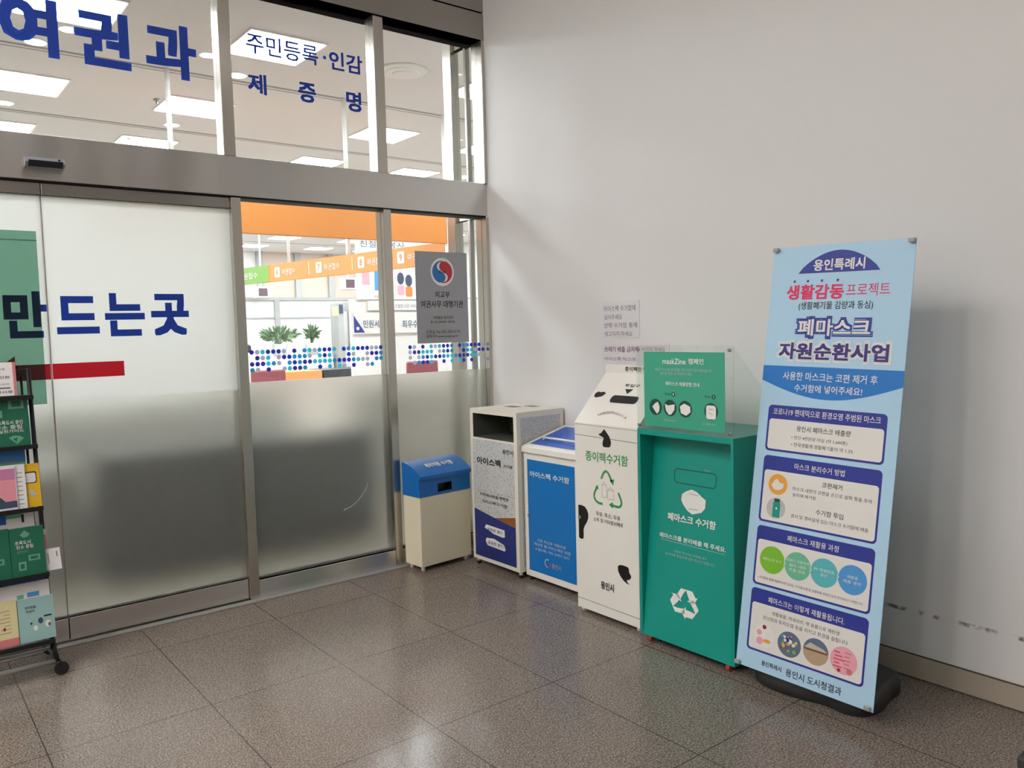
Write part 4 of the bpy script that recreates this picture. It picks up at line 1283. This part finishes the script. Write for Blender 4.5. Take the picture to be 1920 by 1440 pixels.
# sprinklers
for i, (x, y) in enumerate(((-1.05, 3.95), (3.3, 4.3), (-0.9, 5.7), (2.3, 5.6))):
    tag(MB().cyl((x, y, ZC), (x, y, ZC - 0.02), 0.03, 'rack_grey', 12).cyl((x, y, ZC - 0.02), (x, y, ZC - 0.05), 0.012, 'rack_grey', 8).build('sprinkler'),
        'tiny metal sprinkler head in the office ceiling', 'sprinkler', 'ceiling sprinklers')

# orange fascia sign hung parallel to the glass
t = thing('hanging_fascia_sign', 'plain broad orange sign hanging from rods just behind the glass', 'sign', (-0.2, 2.9, 2.46))
MB().box(-1.95, 1.61, 2.9, 2.96, 2.462, 2.98, 'orange', 0.004).build('board', t)
for x in (-1.237, 0.442): MB().cyl((x, 2.93, 2.98), (x, 2.93, ZC), 0.022, 'rod').build('rod', t)
tag(MB().box(1.615, 1.672, 2.9, 2.957, 0, ZC, 'rod', 0.002).build('sign_post'), 'slim white square post at the right end of the orange sign', 'post')

# counter sign running into the room
Pn, Pf = Vector((1.69, 3.08, 0)), Vector((0.83, 8.2, 0))
dcs = (Pf - Pn); Lcs = dcs.length; dcs.normalize()
ncs = Vector((-dcs.y, dcs.x, 0))
if ncs.x > 0: ncs = -ncs


def fcs(u, v, l):  # u from the far end towards the viewer's right
    q = Pf - dcs * u + ncs * l
    return (q.x, q.y, v)


def bar_cs(u0, u1, z0, z1, mat, th=0.05, mb=None):
    mb = mb or MB()
    mb.loft([fcs(u0, z0, 0), fcs(u1, z0, 0), fcs(u1, z1, 0), fcs(u0, z1, 0)], [fcs(u0, z0, -th), fcs(u1, z0, -th), fcs(u1, z1, -th), fcs(u0, z1, -th)], mat)
    return mb


t = thing('counter_sign', 'long numbered orange and green counter sign hanging over the passport desks', 'sign', (1.3, 5.6, 2.26))
mb = bar_cs(0, 1.55, 2.26, 2.5, 'lime')
Pr(mb, fcs, 0.003).text('민원접수', 0.75, 2.33, 1.28, 2.42, 'print_white', 0.01)
o = mb.build('green_panel', t); o['label'] = 'green section of the counter sign'
mb = bar_cs(1.56, Lcs, 2.26, 2.5, 'orange_pale'); p = Pr(mb, fcs, 0.003)
p.rect(1.56, 2.262, 1.585, 2.498, 'b_orange')
for k, (uc, s_) in enumerate(((1.72, '6'), (2.72, '7'), (3.62, '8'), (4.38, '9'))):
    p.rrect(uc, 2.315, uc + 0.13, 2.455, 0.02, 'print_white').text(s_, uc + 0.04, 2.345, uc + 0.09, 2.425, 'orange', 0.02, 2)
    p.text('여권접수', uc + 0.19, 2.335, uc + 0.52, 2.42, 'print_white', 0.01)
for uc in (2.55, 3.50, 4.28): p.rect(uc, 2.3, uc + 0.012, 2.47, 'print_white')
mb.build('orange_panel', t)
for u in (0.6, 2.05, 3.42):
    a = fcs(u, 2.5, -0.025)
    MB().cyl(a, (a[0], a[1], ZC), 0.022, 'rod').build('rod', t)

# partition across the back with a rail on top, and glossy white boards
struct(MB().box(0.3, 9.4, 10, 10.08, 0, 2.14, 'office_white').box(0.3, 9.4, 9.97, 10.1, 2.14, 2.2, 'office_grey').box(2.5, 2.6, 9.96, 10.0, 0, 2.14, 'office_grey')
       .box(0.3, 9.4, 9.985, 10.0, 1.80, 1.83, 'office_grey'), 'wall_partition')
# poster wall
struct(MB().box(2.05, 5.6, 6.06, 6.14, 0, 2.0, 'office_white'), 'wall_poster_partition')
t = thing('poster_board', 'large white poster board with blue heading beyond the orange counter sign', 'poster', (2.7, 6.05, 2.0))
mb = MB().box(2.14, 3.5, 6.02, 6.05, 1.99, 2.86, 'b_white'); p = Pr(mb, fy(6.02), 0.002)
p.text('친절 & 봉사', 2.2, 2.74, 2.95, 2.84, 'b_slate', 0.01).text('여권사진 규격안내', 2.4, 2.01, 2.72, 2.05, 'ink_grey')
p.rect(2.22, 2.2, 2.34, 2.42, 'b_rose').rect(2.42, 2.12, 2.50, 2.40, 'b_sky').rect(2.56, 2.28, 2.70, 2.45, 'b_rose')
p.rect(2.76, 2.0, 2.77, 2.6, 'b_grey').disc(2.86, 2.3, 0.06, 'booklet_navy', 1, 0.09).disc(3.0, 2.27, 0.06, 'booklet_navy', 1, 0.09).rrect(2.80, 2.05, 2.92, 2.2, 0.03, 'b_rose').rrect(2.94, 2.03, 3.06, 2.18, 0.03, 'orange')
mb.build('board', t)
mb = MB().box(2.06, 3.45, 6.02, 6.055, 1.49, 1.80, 'b_white'); p = Pr(mb, fy(6.02), 0.002)
p.poly([(2.06, 1.51), (2.06, 1.76), (2.235, 1.51)], 'b_navy').disc(2.12, 1.57, 0.025, 'b_white', 2)
p.text('민원서비스', 2.21, 1.575, 2.66, 1.69, 'b_slate', 0.02).text('최우수 기관', 2.86, 1.56, 3.35, 1.68, 'b_slate', 0.02)
tag(mb.build('award_sign'), 'white sign with navy writing and a blue triangle below the poster board', 'sign')
mb = MB().box(2.3, 3.4, 6.02, 6.055, 1.83, 1.97, 'b_white'); Pr(mb, fy(6.02), 0.002).text('친절한 시민 서비스', 2.75, 1.86, 3.15, 1.92, 'b_slate')
tag(mb.build('strip_sign'), 'narrow white strip sign between the poster board and the award sign', 'sign')

# two small number displays
for (x, y, z, s_, lab) in ((2.16, 9.6, 2.27, 1.0, 'small white display with dark screen hanging under the green end of the counter sign'),
                           (3.06, 8.0, 2.34, 1.0, 'small white display with dark screen hanging left of the poster board')):
    t = thing('number_display', lab, 'display', (x, y, z))
    MB().box(x - 0.12, x + 0.13, y, y + 0.2, z - 0.10, z + 0.10, 'device_white', 0.01).build('casing', t)
    MB().box(x - 0.09, x + 0.07, y - 0.006, y - 0.0005, z - 0.07, z + 0.07, 'screen').build('screen', t)
    MB().cyl((x, y + 0.1, z + 0.10), (x, y + 0.1, ZC), 0.015, 'rod').build('rod', t)

# grey service kiosk and panels
t = thing('service_cabinet', 'tall grey service cabinet with notices standing before the white partition', 'cabinet', (3.45, 9.0, 0))
MB().box(3.24, 3.36, 8.9, 9.2, 0, 2.05, 'office_grey', 0.005).box(3.48, 3.72, 8.9, 9.2, 0, 2.08, 'office_grey', 0.005).box(3.36, 3.48, 9.0, 9.2, 0, 1.9, 'office_white').build('body', t)
mb = MB().box(3.13, 3.25, 8.89, 8.8995, 1.82, 1.98, 'booklet_cream').box(3.27, 3.34, 8.885, 8.8995, 1.86, 2.02, 'booklet_navy').box(3.5, 3.70, 8.885, 8.8995, 1.82, 2.02, 'ink_grey')
mb.build('notices', t)

# counters, chairs, plants
def desk(label, x0, x1, y, front, top):
    t = thing('service_desk', label, 'desk', ((x0 + x1) / 2, y, 0))
    MB().box(x0, x1, y, y + 0.03, 0.0, 0.76, front).build('front_panel', t)
    MB().box(x0, x1, y - 0.02, y + 0.65, 0.76, 0.92, top, 0.004).build('worktop', t)
    for x in (x0, x1 - 0.03): MB().box(x, x + 0.03, y + 0.031, y + 0.62, 0, 0.76, front).build('side_panel', t)
    return t


desk('orange topped service desk behind the middle pane', 1.56, 2.27, 7.6, 'device_white', 'desk_orange')
desk('dark topped service desk right of the orange one', 2.30, 3.34, 7.6, 'device_white', 'desk_black')


def chair(x, y, label, mat='red_seat', h=0.92):
    t = thing('office_chair', label, 'chair', (x, y, 0), None)
    MB().box(x - 0.25, x + 0.25, y - 0.03, y + 0.03, 0.5, h, mat, 0.025).build('backrest', t)
    MB().box(x - 0.24, x + 0.24, y + 0.03, y + 0.5, 0.42, 0.5, mat, 0.02).build('seat', t)
    for a, b in ((-0.2, 0.06), (0.2, 0.06), (-0.2, 0.46), (0.2, 0.46)):
        MB().cyl((x + a, y + b, 0), (x + a, y + b, 0.42), 0.014, 'rack_grey', 8).build('leg', t)
    return t


chair(0.95, 6.5, 'dull red office chair at the left end behind the dotted band', h=1.02)
chair(2.95, 6.3, 'dull red office chair in front of the dark topped service desk', h=1.06)
chair(2.55, 5.0, 'dull red office chair seen through the narrow pane, left of its dots', h=1.10)
for x, y, lab in ((1.32, 8.45, 'dark chair headrest just above the dots at the left of the middle pane'), (3.3, 8.34, 'dark chair headrest just above the dots at the right of the middle pane')):
    t = thing('swivel_chair', lab, 'chair', (x, y, 0))
    MB().box(x - 0.2, x + 0.2, y - 0.04, y + 0.04, 0.6, 1.22, 'device_white', 0.035).build('backrest', t)
    MB().box(x - 0.13, x + 0.13, y - 0.04, y + 0.04, 1.23, 1.36, 'seat_dark', 0.035).build('headrest', t)
    MB().box(x - 0.24, x + 0.24, y + 0.04, y + 0.5, 0.44, 0.52, 'seat_dark', 0.02).build('seat', t)
    MB().cyl((x, y + 0.25, 0.05), (x, y + 0.25, 0.44), 0.025, 'rack_black').cyl((x, y + 0.25, 0), (x, y + 0.25, 0.05), 0.28, 'rack_black', 20, 0.05).build('pedestal', t)


def plant(x, y, z, h, r, n, seed, label):
    random.seed(seed)
    t = thing('potted_plant', label, 'plant', (x, y, z))
    MB().cyl((x, y, z), (x, y, z + 0.22), 0.10, 'pot', 18, 0.14).build('pot', t)
    mb = MB()
    for i in range(n):
        while True:
            q = Vector((random.uniform(-1, 1), random.uniform(-1, 1), random.uniform(-1, 1)))
            if 0.3 < q.length < 1: break
        c = Vector((x + q.x * r, y + q.y * r * 0.8, z + 0.26 + h * 0.5 + q.z * h * 0.5))
        d = (q + Vector((0, 0, 0.5 + random.uniform(-0.6, 0.4)))).normalized(); sd = d.orthogonal().normalized()
        sd.rotate(Matrix.Rotation(random.uniform(0, 3.1), 3, d)); L = random.uniform(0.05, 0.09)
        mb.poly([tuple(c - d * L), tuple(c + sd * 0.024), tuple(c + d * L), tuple(c - sd * 0.024)], 'leaf')
    for k in range(7):
        a = k * 0.9
        mb.cyl((x, y, z + 0.21), (x + math.cos(a) * r * 0.6, y + math.sin(a) * r * 0.5, z + 0.26 + h * 0.55), 0.006, 'leaf', 6)
    mb.build('foliage', t)


tag(MB().box(1.95, 3.2, 9.05, 9.6, 0, 1.12, 'device_white', 0.01).build('low_cabinet'), 'low white cabinet carrying the potted plants in the office', 'cabinet')
plant(2.30, 9.32, 1.12, 0.26, 0.36, 230, 4, 'bushy arching green plant on the low white cabinet')
plant(2.92, 9.32, 1.12, 0.28, 0.15, 90, 9, 'smaller upright plant beside the bushy one on the white cabinet')

# waiting benches close behind the frosted glass
def bench(x0, y, n_, label):
    t = thing('sofa_bench', label, 'bench', (x0 + n_ * 0.32, y, 0))
    x1 = x0 + n_ * 0.64
    MB().box(x0, x1, y + 0.02, y + 0.70, 0.02, 0.30, 'seat_dark', 0.02).build('base', t)
    MB().box(x0, x1, y, y + 0.2, 0.305, 0.80, 'seat_dark', 0.03).build('backrest', t)
    for i in range(n_):
        MB().box(x0 + i * 0.64 + 0.01, x0 + i * 0.64 + 0.63, y + 0.205, y + 0.72, 0.305, 0.44, 'seat_dark', 0.03).build('cushion', t)


struct(MB().box(-4.4, -0.35, 2.6, 2.66, 0, 1.03, 'office_grey'), 'wall_added_backdrop')  # low backdrop added so the upper frosted film looks bright
tag(MB().box(-0.2, 1.25, 1.5, 1.95, 0, 1.08, 'cabinet_grey', 0.006).build('reception_cabinet'), 'plain white cabinet blurred behind the etched lower part of the narrow pane', 'cabinet')
tag(MB().box(-3.5, -2.42, 1.2, 1.6, 0, 0.72, 'low_grey', 0.01).build('low_unit'), 'mid grey low unit, a faint blur behind the left part of the sliding doors', 'cabinet')
bench(-2.35, 0.95, 3, 'long dark sofa bench seen as a blur through the frosted glass')

# ================================================================== LOBBY DOWNLIGHTS AND ADDED PANELS
ll = thing('lobby_downlight', 'round recessed downlight in the lobby ceiling', 'ceiling light', (0, 0, 4.6), 'lobby downlights')
MB().cyl((0, 0, -0.012), (0, 0, 0), 0.11, 'fixture_trim', 24).build('rim', ll, local=True)
MB().cyl((0, 0, -0.016), (0, 0, -0.012), 0.085, 'lobby_light', 24).build('lens', ll, local=True)
lp = thing('added_light_panel', 'unseen long panel added to light the lobby from the left', 'ceiling light', (0, 0, 4.6), 'added lobby light panels')  # unseen panels, added for soft light from the left on wall and bins
MB().box(-0.63, 0.63, -0.18, 0.18, -0.012, 0, 'fixture_trim').build('frame', lp, local=True)
MB().box(-0.6, 0.6, -0.15, 0.15, -0.016, -0.0125, 'lobby_light').build('diffuser', lp, local=True)


def place(proto, spots):
    for i, (x, y) in enumerate(spots):
        if i == 0: proto.location = (x, y, 4.6)
        else: copy_tree(proto, (x, y, 4.6))


place(ll, [(-2.35, -2.2), (-1.4, -2.2), (-1.66, -4.5), (-1.27, -4.5), (-0.3, -4.5), (-2.3, -4.5), (-2.9, -6.6), (-4.6, -6.6)])
place(lp, [(x, y) for x in (-8.0, -6.4) for y in (-0.9, -2.5, -4.3, -6.3)] + [(-4.8, y) for y in (-0.6, -1.3, -2.0, -2.9)])
